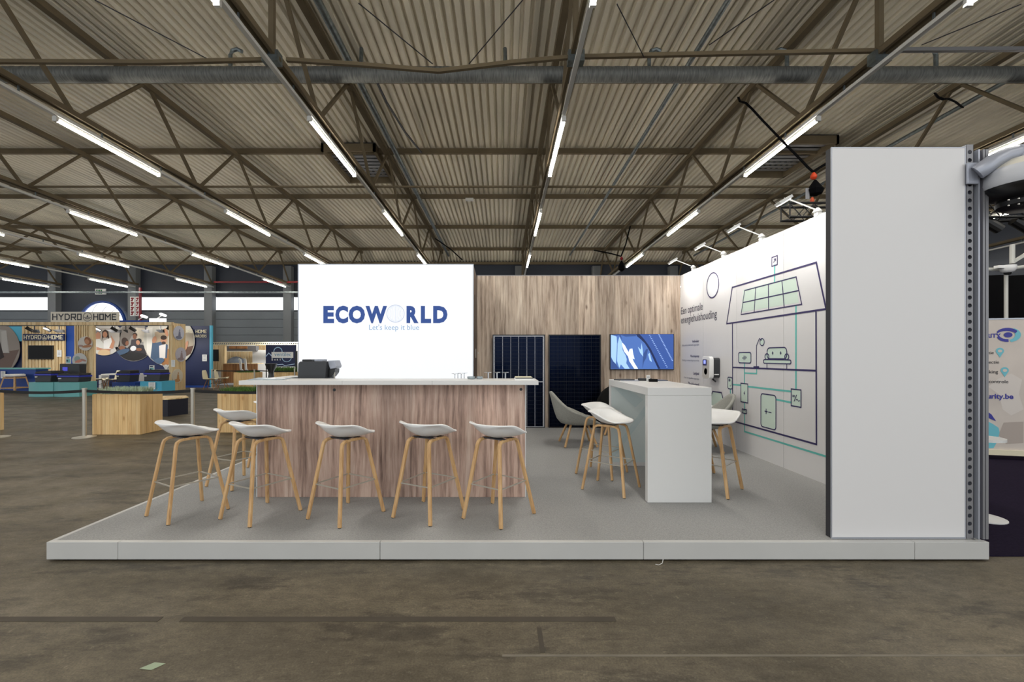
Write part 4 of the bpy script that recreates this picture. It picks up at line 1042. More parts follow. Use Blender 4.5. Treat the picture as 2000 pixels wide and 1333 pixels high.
def photo(par, pl_, cx_, cy_, r, Y, bg, shapes, lift=.03, name_top=True):
    """a round photo print made of flat printed tones; shapes: (cx, cy, rx, ry, rot, colour) in photo pixels, or ('p', pts, colour)"""
    c = q(cx_, cy_, Y); rr = r*Y/F; zmax = ZZ(637.2, Y) if name_top else 99
    def clip(pts): 
        out = []
        for a, b in pts:
            dx, dy = a-c[0], b-c[1]; d = math.hypot(dx, dy); k = min(1, rr*.985/d) if d > 0 else 1; out.append((c[0]+dx*k, min(c[1]+dy*k, zmax)))
        return out
    MB().add([pl_.p(a, min(b, zmax), lift-.02) for a, b in ell(c[0], c[1], rr, rr, 40)]+[pl_.p(a, min(b, zmax), lift) for a, b in ell(c[0], c[1], rr, rr, 40)],
             [tuple(range(40, 80))]+[(i, (i+1) % 40, (i+1) % 40+40, i+40) for i in range(40)]).build('photo_disc', pc_(*bg), par)
    by = {}
    for k, s in enumerate(shapes):
        if s[0] == 'p': poly = [q(x, y, Y) for x, y in s[1]]; col = s[2]
        else: poly = ell(*q(s[0], s[1], Y), s[2]*Y/F, s[3]*Y/F, 16, rot=s[4]); col = s[5]
        flat(pl_, [clip(poly)], 'photo_shape', pc_(*col), par, lift+.003+.0015*k)
photo(hb, ph, 205, 660, 35, YK, (196, 192, 188), [('p', [(184, 640), (240, 640), (240, 680), (184, 690)], (176, 168, 160)), (191, 656, 7, 9, 0, GY), (193, 657, 5, 8, 0, SK), ('p', [(201, 648), (207, 644), (213, 648), (216, 672), (212, 676), (213, 660), (202, 660), (200, 668)], HR), (206.5, 654, 4.4, 6, 0, SK),
      ('p', [(184, 664), (196, 662), (206, 674), (204, 690), (186, 692)], WT), ('p', [(204, 666), (218, 660), (224, 668), (218, 682), (204, 682)], (226, 224, 222)), ('p', [(218, 655), (226, 668), (222, 682), (215, 680), (220, 668)], SK),
      ('p', [(190, 678), (204, 682), (218, 682), (216, 686), (190, 684)], SK), (205, 690, 12, 7, 0, (210, 180, 140))])
photo(hb, ph, 262, 668, 38, YK, (150, 146, 142), [('p', [(226, 690), (240, 640), (256, 636), (262, 650), (240, 690)], (120, 112, 106)), ('p', [(266, 640), (292, 642), (290, 668), (266, 668)], (210, 200, 184)), ('p', [(226, 684), (238, 676), (250, 680), (258, 672), (280, 674), (290, 682), (292, 706), (230, 706)], (44, 40, 46)), (262, 700, 30, 12, 0, BK), (245.5, 668, 6.5, 8.5, .3, HR), (249.5, 671, 3.2, 4.8, -.2, SKD),
      ('p', [(258, 664), (272, 662), (274, 676), (256, 676)], (60, 52, 58)), (265, 654.5, 4.6, 4.2, 0, HR), (264.6, 657.8, 3.8, 4.9, 0, SKD), (273, 666, 5.0, 4.6, .3, BK), (271, 669.5, 3.8, 4.8, .2, SK), (262, 681, 6, 5, .3, (220, 220, 224)), (240, 680, 6, 4, 0, SKD), (273, 683, 6, 3, 0, SKD), (240, 688, 16, 5, .3, DN)])
photo(hb, ph, 332, 666, 50, YK, (200, 196, 186), [('p', [(282, 640), (300, 640), (298, 700), (288, 690)], (222, 218, 210)), ('p', [(304, 650), (330, 640), (330, 690), (306, 690)], (176, 156, 132)), (330, 700, 16, 18, 0, (160, 110, 66)), ('p', [(358, 680), (384, 674), (380, 694), (360, 700)], (92, 62, 48)), ('p', [(360, 650), (384, 650), (384, 676), (360, 680)], (170, 158, 140)),
      ('p', [(300, 668), (312, 672), (314, 700), (304, 712), (296, 700)], DN), ('p', [(300, 672), (316, 668), (330, 674), (328, 700), (312, 700)], DN), ('p', [(313, 676), (326, 672), (325, 700), (314, 702)], (214, 208, 206)), (322, 665, 5.5, 7, 0, SK), (322, 660, 6, 4.5, 0, HR), (322, 670.5, 4, 3, 0, HR),
      (304, 664, 4, 7, -.3, SK), (327, 650, 3, 8, .4, SK), (366, 676, 3, 10, -.3, SK), (312, 706, 12, 6, .3, (70, 94, 124))], lift=.06)
pk2 = front(YK+.25)
photo(hb, pk2, -14, 682, 54, YK+.25, (150, 140, 132), [('p', [(-60, 700), (40, 683), (40, 740), (-60, 740)], (112, 92, 84)), ('p', [(-20, 640), (14, 646), (20, 690), (-20, 690)], (168, 164, 160)), ('p', [(4, 648), (14, 646), (18, 688), (6, 690)], (186, 182, 178)), ('p', [(-20, 655), (0, 660), (6, 684), (10, 698), (-4, 706), (-20, 700)], (44, 30, 28))])
tb_ = thing('slatted_booth', 'timber frame of the booth with slatted columns and round photo discs', 'booth frame', (-15, YH, 0))
pbox('fascia_beam', M['slat'], tb_, -60, 336, 629.5, 635.5, YH, .12)
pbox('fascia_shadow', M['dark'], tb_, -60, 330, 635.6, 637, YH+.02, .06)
def slats(par, x0, x1, y0, y1, Y, n, duty=.6, d=.07):
    pbox('slat_backing', M['black_cloth'], par, x0, x1, y0, y1, Y+d+.002, .03)
    wd = (x1-x0)/n
    for i in range(n): pbox('slat', M['slat'], par, x0+i*wd, x0+i*wd+wd*duty, y0, y1, Y, d)
slats(tb_, 145, 182, 636, None, YH, 8); pbox('corner_post', M['slat'], tb_, 176, 183, 636, None, YH-.01, .1)
slats(tb_, 43, 128, 637.5, None, YK, 13, .68)
pbox('corner_post', M['slat'], tb_, 329.5, 335, 635, None, YH, .14)
# slatted end face turned to the right
xe = XX(335, YH); ye = 19.33; ztp = ZZ(631, YH)
box('slat_backing', M['dark'], tb_, xe-.06, xe-.03, YH+.14, ye, 0, ztp-.02)
for i in range(9):
    y = YH+.14+(ye-YH-.14)*i/9; box('slat', M['slat'], tb_, xe-.028, xe+.01, y, y+.06, 0, ztp)
pe = Plane((xe+.012, 0, 0), (0, 1, 0), (0, 0, 1))
def qe(px, py): Y = F*xe/(px-CX); return (Y, ZZ(py, Y))
for k, (px, py, bg, fg) in enumerate(((348, 651, (206, 208, 224), (120, 124, 150)), (352, 693, (196, 192, 206), (150, 130, 136)), (343.5, 735, (214, 204, 186), (190, 140, 90)))):
    a, b = qe(px, py); r = 14*a/F
    a = max(a, YH+.3)
    MB().add([pe.p(x, z, .0) for x, z in ell(a, b, r, r, 30)]+[pe.p(x, z, .03) for x, z in ell(a, b, r, r, 30)], [tuple(range(30, 60))]+[(i, (i+1) % 30, (i+1) % 30+30, i+30) for i in range(30)]).build('photo_disc', pc_(*bg), tb_)
    flat(pe, [[(a-.07, b-.17), (a+.1, b-.17), (a+.07, b+.06), (a-.02, b+.08)], ell(a+.03, b+.12, .035, .045, 10), ell(a-.03, b-r*.62, r*.62, r*.22, 12)], 'photo_shape', pc_(*fg), tb_, .034)
# round discs on the front slats
pf_ = front(YH)
photo(tb_, pf_, 168.5, 671.5, 14, YH, (214, 208, 200), [(174, 666, 7, 8.5, .3, (150, 96, 60)), (172, 668, 4.5, 5, .3, (196, 140, 104)), (172, 677, 10, 2.5, .1, (186, 130, 92)), (160, 676, 5, 2, 0, (170, 140, 130))], lift=.05)
photo(tb_, pf_, 152, 704.5, 14.5, YH-.12, (206, 206, 204), [(148, 702, 6, 6, 0, (150, 170, 166)), (151, 706, 8, 3, .3, (206, 140, 120)), (160, 704, 6, 2, -.3, (176, 130, 116)), (147, 712, 9, 3, 0, (226, 226, 222))], lift=.05)
def sign(label, x0, x1, y0, y1, Y, bm, tm, circ):
    t = thing('sign_board', label, 'sign', P((x0+x1)/2, y1, Y)); pbox('board', bm, t, x0, x1, y0, y1, Y, .06)
    p_ = front(Y); hgt = y1-y0; cxp = x0+(x1-x0)*circ
    g = hgt*.42
    squared(p_, 'HYDRO', XX(x0+hgt*.16, Y), XX(cxp-g*1.35, Y), ZZ(y1-hgt*.18, Y), ZZ(y0+hgt*.18, Y), tm, t); squared(p_, 'HOME', XX(cxp+g*1.35, Y), XX(x1-hgt*.18, Y), ZZ(y1-hgt*.18, Y), ZZ(y0+hgt*.18, Y), tm, t)
    c = q(cxp, (y0+y1)/2, Y); r = g*Y/F
    flat(p_, lines(ell(c[0], c[1], r, r, 24), r*.12, True)+[stroke((c[0]-r*.5, c[1]-r*.45), (c[0]+r*.5, c[1]-r*.45), r*.2), stroke((c[0]-r*.75, c[1]-r*.1), (c[0]+r*.75, c[1]-r*.1), r*.12),
             [(c[0]-r*.22, c[1]-r*.02), (c[0]+r*.22, c[1]-r*.02), (c[0], c[1]+r*.6)]], 'round_emblem', tm, t, .006)
sign('white board reading HYDRO HOME standing on the timber booth beam', 99, 231, 609.5, 629.3, YH+.03, mat('sign_cream', rgb(226, 218, 202), .5), M['dark'], .545)
sign('navy board reading HYDRO HOME on the slatted wall above the black screen', 44.5, 125, 652.5, 665.5, YK-.08, M['navy'], M['seat_white'], .53)
t = thing('wall_screen', 'switched-off black screen on the slatted booth wall', 'screen', P(79, 702, YK-.07)); pbox('housing', M['black'], t, 54.5, 103, 675, 702, YK-.07, .06, bevel=.01); pbox('display', mat('black_glass', rgb(5, 5, 7), .45, spec=.2), t, 55.5, 102, 676, 701, YK-.072, .001)
for x0, x1, y0, y1, Y, lab in ((111, 120, 684, 697.5, YK-.03, 'white notice on the slatted wall right of the black screen'), (1, 10, 725.5, 739.5, 17.95, 'white notice on the blue bar front'),
                               (334.5, 341.5, 703.5, 717, YH-.02, 'white notice low on the slatted booth end'), (395, 404, 693, 706, YK-.03, 'white notice on the navy wall under the lettering'), (290, 303, 747, 761, 16.93, 'white notice on the light blue podium front')):
    t = thing('notice', lab, 'notice', P((x0+x1)/2, y1, Y)); pbox('sheet', M['paper'], t, x0, x1, y0, y1, Y, .012)
    flat(front(Y), [rect_px(x0+2, x1-2, y0+1.5+k*2.6, y0+2.1+k*2.6, Y) for k in range(4)], 'printed_line', M['print_grey'], t, .003)
# booth ceiling spots
for k, px in enumerate((55, 90, 188, 221, 257, 330)):
    t = thing('spotlight', f'small black spotlight under the timber beam, {ORD[k]} from the left', 'spotlight', P(px, 641, 18.9)); c = P(px, 642.5, 18.9)
    MB().beam((c[0]-.04, c[1], c[2]+.14), (c[0]-.04, c[1], c[2]+.02), .03, .03).build('bracket', M['black'], t)
    MB().path([(c[0]-.08, c[1], c[2]+.05), (c[0]+.1, c[1]+.1, c[2]-.1)], .13, .13, n=10).build('lamp_head', M['black'], t)
for k, (x0, x1, m) in enumerate(((58, 77, 'charcoal'), (104, 127, 'alud'), (210, 238, 'alud'), (241, 250, 'charcoal'), (276, 292, 'alud'), (305, 322, 'charcoal'))):
    c0 = P(x0, 645, 19.2); c1 = P(x1, 650, 19.2)
    t = thing('flood_light', f'flat box floodlight hanging under the timber beam, {ORD[k]} from the left', 'spotlight', ((c0[0]+c1[0])/2, 19.2, c1[2]))
    MB().add([(c0[0]+.05, 19.1, c0[2]), (c1[0]-.02, 19.1, c0[2]), (c1[0]-.1, 19.25, c1[2]), (c0[0]+.1, 19.25, c1[2]), (c0[0]+.05, 19.2, c0[2]+.02), (c1[0]-.02, 19.2, c0[2]+.02), (c1[0]-.1, 19.33, c1[2]), (c0[0]+.1, 19.33, c1[2])],
             [(0, 1, 2, 3), (7, 6, 5, 4), (0, 4, 5, 1), (1, 5, 6, 2), (2, 6, 7, 3), (3, 7, 4, 0)]).build('housing', M[m], t)
    MB().beam(((c0[0]+c1[0])/2, 19.2, c0[2]), ((c0[0]+c1[0])/2, 19.2, c0[2]+.2), .03, .03).build('bracket', M['dark'], t)
# blue bar, stool, podiums and machines
t = thing('booth_bar', 'blue bar counter with a turquoise top at the far left edge', 'bar counter', (-19.5, 18.2, 0))
pbox('bar_front', M['blue'], t, -50, 70, 722.2, None, 18.0, .5); pbox('bar_top', M['teal'], t, -52, 70, 719.5, 722, 17.95, .6)
t = thing('bar_stool', 'round white-topped wooden stool before the blue bar at the far left', 'stool', P(29, 765, 17.6)); Ys = 17.6; c = XX(29, Ys); s = 15.5*Ys/F
MB().lathe([(s*.8, ZZ(736, Ys)), (s*.95, ZZ(735, Ys)), (s*.95, ZZ(732, Ys)), (s*.8, ZZ(731, Ys))], (c, Ys, 0), 20).build('seat', M['paper'], t, smooth=True)
zt_s = ZZ(736, Ys)
for a, b in ((-1, -1), (1, -1), (1, 1), (-1, 1)):
    MB().beam((c+a*s*.65, Ys+b*s*.65, zt_s), (c+a*s*1.0, Ys+b*s*1.0, 0), .04, .04).build('leg', M['oak'], t)
for (a, b), (d, e) in (((-1, -1), (1, -1)), ((1, -1), (1, 1)), ((1, 1), (-1, 1)), ((-1, 1), (-1, -1))):
    MB().beam((c+a*s*.9, Ys+b*s*.9, .2), (c+d*s*.9, Ys+e*s*.9, .2), .03, .04).build('stretcher', M['oak'], t); MB().beam((c+a*s*.68, Ys+b*s*.68, zt_s-.05), (c+d*s*.68, Ys+e*s*.68, zt_s-.05), .03, .05).build('apron', M['oak'], t)
def podium(x0, x1, y0, Y, m, lab, curve=.25):
    a, b = XX(x0, Y), XX(x1, Y); n = 10; pts = [(a+(b-a)*i/n, Y-curve*math.sin(PI*i/n)*(b-a)*.5) for i in range(n+1)]
    t = thing('podium', lab, 'podium', ((a+b)/2, Y, 0))
    MB().prismz(pts+[(b, Y+.7), (a, Y+.7)], 0, ZZ(y0, Y)-.012).build('body', m, t, smooth=False)
    MB().prismz([(x, y) for x, y in pts]+[(b, Y+.7), (a, Y+.7)], ZZ(y0, Y)-.011, ZZ(y0, Y)).build('top_plate', m, t); return ZZ(y0, Y)
def machine(x0, x1, ybot, ytop, Y, lab, hump=True, z=None):
    a, b = XX(x0, Y), XX(x1, Y); z0 = z if z is not None else ZZ(ybot, Y); z1 = ZZ(ytop, Y); zm = z0+(z1-z0)*.66
    t = thing('water_softener', lab, 'appliance', ((a+b)/2, Y+.3, z0))
    MB().prism([(a+.03, z0), (b-.03, z0), (b, zm-.03), (a, zm-.03)], Y+.05, Y+.55).build('case', M['charcoal'], t, bevel=.02)
    MB().box(a-.005, b+.005, Y+.04, Y+.56, zm-.028, zm+.03).build('blue_band', mat('band_blue', rgb(50, 60, 180), .4), t)
    MB().prism([(a, zm+.032), (b, zm+.032), (b-.02, z1), (a+(b-a)*(.4 if hump else .1), z1), (a+.02, zm+.1)], Y+.06, Y+.54).build('lid', M['black'], t, bevel=.015)
    MB().box(a+(b-a)*.08, a+(b-a)*.2, Y+.02, Y+.048, zm-.1, zm-.06).build('badge', M['paper'], t)
    return t
z = podium(56, 104, 747, 15.9, M['teal'], 'turquoise curved podium, left one of the pair'); machine(64, 97, 747, 725, 15.9, 'black water softener with blue band on the left turquoise podium', z=z)
z = podium(105.5, 155, 747, 15.9, M['teal'], 'turquoise curved podium, right one of the pair'); machine(109, 152, 747, 730, 15.9, 'wide black water softener with blue band on the right turquoise podium', False, z=z)
Yb_ = 16.75; t = thing('control_unit', 'upright black control unit with a blue display behind the wide water softener', 'appliance', (XX(135, Yb_), Yb_, 0))
pbox('case', M['charcoal'], t, 116, 155, 711, 732, Yb_, .3, bevel=.02); pbox('display', em('unit_display', rgb(70, 74, 200), .7), t, 122, 131.5, 717.5, 725, Yb_-.012, .01); pbox('stand', M['blue'], t, 120, 160, 732.3, None, Yb_, .3)
Yb_ = 16.9
def poster(x0, x1, y0, y1, Y, lab):
    t = thing('info_card', lab, 'sign', P((x0+x1)/2, y1, Y)); pbox('card', M['paper'], t, x0, x1, y0, y1, Y, .02)
    flat(front(Y), [rect_px(x0+1, x1-1, y0+(y1-y0)*.35, y0+(y1-y0)*.85, Y)], 'card_picture', M['teal'], t, .003); flat(front(Y), [rect_px(x0+1.5, x1-2, y0+1.5, y0+3.5, Y), rect_px(x0+1.5, x1-5, y0+(y1-y0)*.45, y0+(y1-y0)*.7, Y)], 'card_text', M['navy'], t, .006)
poster(128.5, 138, 697, 711, 16.85, 'small white and teal card standing on the black control unit')
z = podium(219, 264, 747, 18.6, M['blue'], 'blue podium behind the silvery plants', .1); machine(224.5, 252, 747, 724, 18.6, 'black water softener with blue band on the blue podium', z=z)
z = podium(273.5, 316, 745.5, 17.0, M['skyblue'], 'light blue podium right of the silvery plants', .02); machine(278.5, 311, 746, 723, 17.0, 'black water softener with blue band on the light blue podium', False, z=z)
poster(291.5, 301, 714, 728, 17.3, 'small white and teal card standing on the water softener of the light blue podium')
t = thing('booth_table', 'white table behind the blue podium in the booth', 'table', P(232, 755, 19.7)); pbox('table_top', M['white'], t, 197, 264, 731, 733, 19.6, .7); pbox('side_panel', M['white'], t, 247, 264, 733.2, 747, 19.6, .5); pbox('trestle', M['white'], t, 193, 198, 733.2, None, 19.8, .4)
# shell chairs
def shell_chair(m=None):
    t = thing('shell_chair', '', 'chair'); m = m or M['seat_white']
    vs = []; fs = []; nu, nv = 10, 12
    for i in range(nv+1):
        s = i/nv
        if s < .5: y, z = .24-.44*(s/.5), .44-.02*math.sin(s*PI*2)
        else: k = (s-.5)/.5; y, z = -.20-.09*k, .44+.40*k**1.1
        wd = .24*(1-.25*max(0, (s-.6)/.4)**2) if s < .93 else .15
        for j in range(nu+1):
            u = -1+2*j/nu; lift_ = .07*abs(u)**2.5*(1-.3*s); fy = .06*abs(u)**2.5*max(0, s-.4)
            vs.append((u*wd, y+fy, z+lift_*(1-s)))
    for i in range(nv):
        for j in range(nu): fs.append((i*(nu+1)+j, i*(nu+1)+j+1, (i+1)*(nu+1)+j+1, (i+1)*(nu+1)+j))
    MB().add(vs, fs).build('shell', m, t, smooth=True, solid=.012, local=True)
    for a, b in ((-1, -1), (1, -1), (1, 1), (-1, 1)): MB().tube([(a*.1, b*.1, .42), (a*.22, b*.21, 0)], .014, 8).build('leg', M['brownwood'], t, local=True)
    MB().beam((-.17, -.16, .16), (.17, .16, .3), .01, .01).beam((.17, -.16, .16), (-.17, .16, .3), .01, .01).build('cross_brace', M['black'], t, local=True)
    return t
sc0 = shell_chair()
for i, (px, py, Y, a, lab) in enumerate(((411, 760, 19.4, -80, 'cream shell chair by the navy wall end, left one'), (433, 760, 20.15, -75, 'cream shell chair by the navy wall end, right one'),
                                      (195, 758, 19.3, -60, 'cream shell chair in the booth, left of the white table'), (217, 758, 18.95, 150, 'cream shell chair in the booth, before the white table'), (319, 756, 20.05, 60, 'cream shell chair in the booth beside the timber corner post'))):
    o = sc0 if i == 0 else copy_tree(sc0); o.location = (XX(px, Y), Y, 0); o.rotation_euler = (0, 0, math.radians(a)); o['label'] = lab; o['group'] = 'cream shell chairs'
fl_ = MB()
for k in range(26):
    a = random.uniform(0, 2*PI); r = random.uniform(0, .1); c = P(325.5, 719, 19.2); x, y, z_ = c[0]+r*math.cos(a), c[1]+r*math.sin(a), c[2]+random.uniform(-.08, .12); s_ = .03
    fl_.add([(x-s_, y, z_-s_), (x+s_, y, z_-s_), (x+s_, y+.01, z_+s_), (x-s_, y-.01, z_+s_)], [(0, 1, 2, 3)])
t = thing('flower_vase', 'white flowers in a vase beside the booth corner post', 'vase', P(325.5, 731, 19.2)); fl_.build('flowers', M['paper'], t, kind='stuff', fix=False)
c = P(325.5, 731, 19.2); MB().lathe([(.05, c[2]-.02), (.07, c[2]+.08), (.04, c[2]+.18)], (c[0], 19.2, 0), 12).build('vase', M['white'], t, smooth=True)
t = thing('side_table', 'small white round table carrying the flower vase', 'table', (c[0], 19.2, 0)); MB().lathe([(.2, c[2]-.045), (.2, c[2]-.022)], (c[0], 19.2, 0), 24).build('table_top', M['white'], t); MB().lathe([(.2, 0), (.2, .015), (.025, .03), (.025, c[2]-.046)], (c[0], 19.2, 0), 16).build('pedestal_leg', M['white'], t)
# spots and a white box above the booth (stand behind)
for px, py, lab in ((281, 618, 'bright arm spotlight above the booth roof, left one'), (318, 615, 'bright arm spotlight above the booth roof, right one')):
    Ya = 24.36; t = thing('arm_light', lab, 'spotlight', P(px, py+8, Ya)); c = P(px, py, Ya)
    MB().path([(c[0]-.3, Ya, ZZ(629, Ya)), (c[0]-.3, Ya, c[2]-.2), (c[0], Ya, c[2])], .04, .04).build('arm', M['white_metal'], t); MB().path([(c[0]-.12, Ya, c[2]+.04), (c[0]+.14, Ya, c[2]-.06)], .2, .12, n=10).build('lamp_head', mat('lit_head', rgb(255, 255, 250), .5, emit=5), t)
t = thing('rear_stand', 'white and blue tops of a stand behind the timber booth', 'stand', P(290, 760, 24.3)); pbox('fascia', mat('lit_white', rgb(250, 250, 250), .5, emit=.7), t, 291.5, 322.5, 622, 629, 24.3, .1); pbox('blue_beam', M['blue'], t, 230, 291, 626, 630, 24.3, .1)
pbox('wall_panel', M['blue'], t, 230, 322, 630.2, None, 24.32, .08)

# ================================================================== second stand further right (between booth and logo wall)
Y2 = 25.0
t2 = thing('timber_stand', 'far stand with lattice header, slatted walls and pillar, left of the logo wall', 'stand', P(500, 746, Y2))
for y in (669.5, 673.8): MB().beam(P(414, y, Y2-1), P(600, y, Y2-1), .05, .05).build('header_chord', M['seat_white'], t2)
lat = MB(); n = 44
for i in range(n):
    x = 414+(600-414)*i/n; lat.beam(P(x, 673.5, Y2-1), P(x+2.1, 669.8, Y2-1), .03, .03)
lat.build('header_lattice', M['seat_white'], t2, kind='stuff')
pbox('wall_panel', M['paper'], t2, 414, 604, 674, None, Y2+1.2, .1)
def sl2(x0, x1, y0, y1, n, Y): 
    for i in range(n):
        w_ = (x1-x0)/n; pbox('slat', M['slat'], t2, x0+i*w_, x0+(i+.8)*w_, y0, y1, Y, .06)
sl2(414, 433, 675, 725, 8, Y2+1.1); sl2(443, 494, 687, 711, 17, Y2+1.1); sl2(500, 519, 674, 686, 6, Y2+1.1)
pbox('pillar', M['slat'], t2, 432, 438.5, 673.8, None, Y2-1, .2)
pbox('floor_panel', mat('pale_floor', rgb(190, 200, 214), .3), t2, 415, 500, 744, None, Y2-1.6, 2.6) if False else box('floor_panel', mat('pale_floor', rgb(190, 200, 214), .3), t2, XX(414, 22), XX(600, 22), 22.0, Y2+1.1, 0, .03)
pbox('canopy', M['alud'], t2, 441, 500, 676, 686, Y2-.4, .3); pbox('canopy_sign', M['brownwood'], t2, 447.5, 482, 676.5, 681.5, Y2-.5, .06); pbox('fridge', M['paper'], t2, 493, 519, 684, 742, Y2-.2, .5)
t = thing('timber_counter', 'brown timber counter inside the far stand', 'bar counter', P(468, 745, 23.4)); Yt2 = 23.4
for i in range(14): pbox('plank', M['brownwood'], t, 435.5+i*4.8, 435.5+i*4.8+4.5, 711.5, None, Yt2, .06)
pbox('counter_top', M['slat'], t, 435, 503.5, 710, 711.3, Yt2-.05, .6)
MB().lathe([(.52, 0), (.5, .45), (.4, .72), (.2, .86), (.02, .9)], (XX(461, 24.7), 24.72, ZZ(711, 24.2)-.5), 24).build('bean_dome', mat('grey_dome', rgb(96, 104, 116), .7, vary=(3, .3)), label='grey rounded dome standing behind the brown timber counter', cat='dome', smooth=True)
for k, x in enumerate((466, 476)):
    t = thing('zigzag_stand', f'white zigzag display stand before the brown counter, {("left", "right")[k]} one', 'display stand', P(x+4, 745, 23.0)); pts = [P(x, 702, 23), P(x+3, 703, 23), P(x+4.5, 722, 23), P(x+8, 724, 23), P(x+6, 748, 23)]
    MB().path(pts, .1, .04, up=(0, 1, 0)).build('bent_strip', M['white_metal'], t)
t = thing('wall_screen', 'small black screen left of the timber pillar in the far stand', 'screen', P(420, 706, Y2)); pbox('housing', M['black'], t, 413.5, 426, 683, 706, Y2, .08)
# banner with a glowing logo
Yn = 22.6; t = thing('banner', 'dark banner with a pale name plate and circle left of the logo wall', 'banner', P(549, 745, Yn))
pbox('banner_sheet', M['navy'], t, 519, 578, 674, 716.5, Yn, .04); pbox('post', M['black'], t, 576.5, 580, 686, None, Yn-.05, .06); pbox('post', M['black'], t, 519, 520.5, 716.6, None, Yn, .04)
pn = front(Yn); c = q(543, 687, Yn); flat(pn, lines(ell(c[0], c[1], .21, .21, 24), .04, True)+lines(ell(*q(560, 698, Yn), .24, .24, 24), .03, True), 'ring_emblem', pc_(170, 205, 235), t, .004)
flat(pn, [rect_px(530.5, 573, 688, 699.5, Yn)], 'name_plate', M['paper'], t, .01); text(pn, 'ventilec', XX(536, Yn), ZZ(696, Yn), XX(569, Yn)-XX(536, Yn), pc_(120, 160, 190), t, lift=.014, bold=.01)
for k in range(4): text(pn, 'SMRT'[k], XX(530.5+k*5.2, Yn), ZZ(704.5, Yn), .07, M['paper'], t, lift=.01, bold=.04)
flat(pn, lines([q(519, 697, Yn), q(525, 690, Yn), q(531, 696, Yn)], .04)+lines([q(540, 713, Yn), q(552, 712, Yn), q(556, 714.5, Yn), q(575, 711.5, Yn)], .03), 'light_streak', pc_(190, 214, 244), t, .006)

# ================================================================== planters, benches, barrier posts
def blades(x0, x1, y0, y1, z, n, h, m, par, wd=.012, lean=.25):
    mb = MB()
    for k in range(n):
        x, y = random.uniform(x0, x1), random.uniform(y0, y1); hh = h*random.uniform(.5, 1.1); dx, dy = random.uniform(-lean, lean)*hh, random.uniform(-lean, lean)*hh
        a = random.uniform(0, PI); cx_, cy_ = math.cos(a)*wd/2, math.sin(a)*wd/2
        mb.add([(x-cx_, y-cy_, z), (x+cx_, y+cy_, z), (x+dx*.5+cx_*.8, y+dy*.5, z+hh*.6), (x+dx, y+dy, z+hh)], [(0, 1, 2, 3)])
    return mb.build('foliage', m, par, kind='stuff', fix=False)
def planter(x0, x1, y0, y1, h, n, lab, m='pine', nd=4):
    t = thing('planter', lab, 'planter', ((x0+x1)/2, (y0+y1)/2, 0)); w_ = (x1-x0)/n
    for i in range(n): box('plank', M[m], t, x0+i*w_+.002, x0+(i+1)*w_-.002, y0, y0+.02, .005, h+.004*random.uniform(-1, 1))
    wd = (y1-y0-.021)/nd
    for sx in ((x1-.02, x1),) + (((x0, x0+.02),)):
        for i in range(nd): box('plank', M[m], t, sx[0], sx[1], y0+.021+i*wd+.002, y0+.021+(i+1)*wd-.002, .005, h)
    box('soil', M['soil'], t, x0+.021, x1-.021, y0+.022, y1-.01, .02, h-.03)
    return t
hP = ZZ(770.5, 8.24)
pt = planter(XX(180, 8.24), XX(274, 8.24), 8.24, 8.24+.55, hP, 11, 'pale pine planter with silvery plants behind the left barrier post')
blades(-7.5, -6.8, 8.3, 8.7, hP-.03, 1500, .16, M['silverleaf'], pt, .02, .6)
pt = planter(XX(424.5, 8.46), XX(424.5, 8.46)+1.1, 8.46, 9.0, ZZ(768.5, 8.46), 13, 'pine planter topped with green grass beside the left end of the bar')
x0 = XX(424.5, 8.46); blades(x0+.03, x0+1.07, 8.5, 8.98, ZZ(768.5, 8.46)-.03, 3200, .14, M['grass'], pt, .012, .5)
pt = planter(XX(8, 8.8)-.9, XX(8, 8.8), 8.2, 8.8, .8, 11, 'pine planter cut off by the left picture edge')
pt = planter(XX(456, 20.6), XX(497, 20.6), 20.6, 21.3, ZZ(728, 20.6), 8, 'pine planter with grass in the far aisle behind the bar left end'); blades(XX(457, 20.6), XX(496, 20.6), 20.7, 21.2, ZZ(728, 20.6)-.02, 500, .12, M['grass'], pt, .03, .4)
pt = planter(XX(529, 20.0), XX(571, 20.0), 20.0, 20.6, ZZ(727.5, 20), 8, 'pine planter with tall grass beside the logo wall'); blades(XX(530, 20), XX(570, 20), 20.1, 20.5, ZZ(727.5, 20)-.02, 1100, .28, M['grass'], pt, .03, .4)
# dark hexagonal benches
def bench(cx_, cy_, r, h, lab, a0=0):
    t = thing('hexagon_bench', lab, 'bench', (cx_, cy_, 0)); pts = [(cx_+r*math.cos(a0+PI*k/3), cy_+r*math.sin(a0+PI*k/3)) for k in range(6)]
    for k in range(6):
        (xa_, ya_), (xb_, yb_) = pts[k], pts[(k+1) % 6]; MB().prismz([(xa_, ya_), (xb_, yb_), (cx_+(xb_-cx_)*.95, cy_+(yb_-cy_)*.95), (cx_+(xa_-cx_)*.95, cy_+(ya_-cy_)*.95)], 0, h-.031).build('side_panel', M['navybox'], t)
    MB().prismz([(cx_+(x-cx_)*1.02, cy_+(y-cy_)*1.02) for x, y in pts], h-.03, h).build('bench_top', M['slat'], t)
M['navybox'] = mat('navy_box', rgb(26, 28, 44), .5)
bench(XX(318, 11.0), 11.1, .50, ZZ(777, 11.0), 'dark hexagonal bench with pale wooden top, right of the silvery planter', .2)
bench(XX(212, 11.0), 11.2, .42, ZZ(783, 11.0), 'dark hexagonal bench mostly hidden behind the silvery planter', 0)
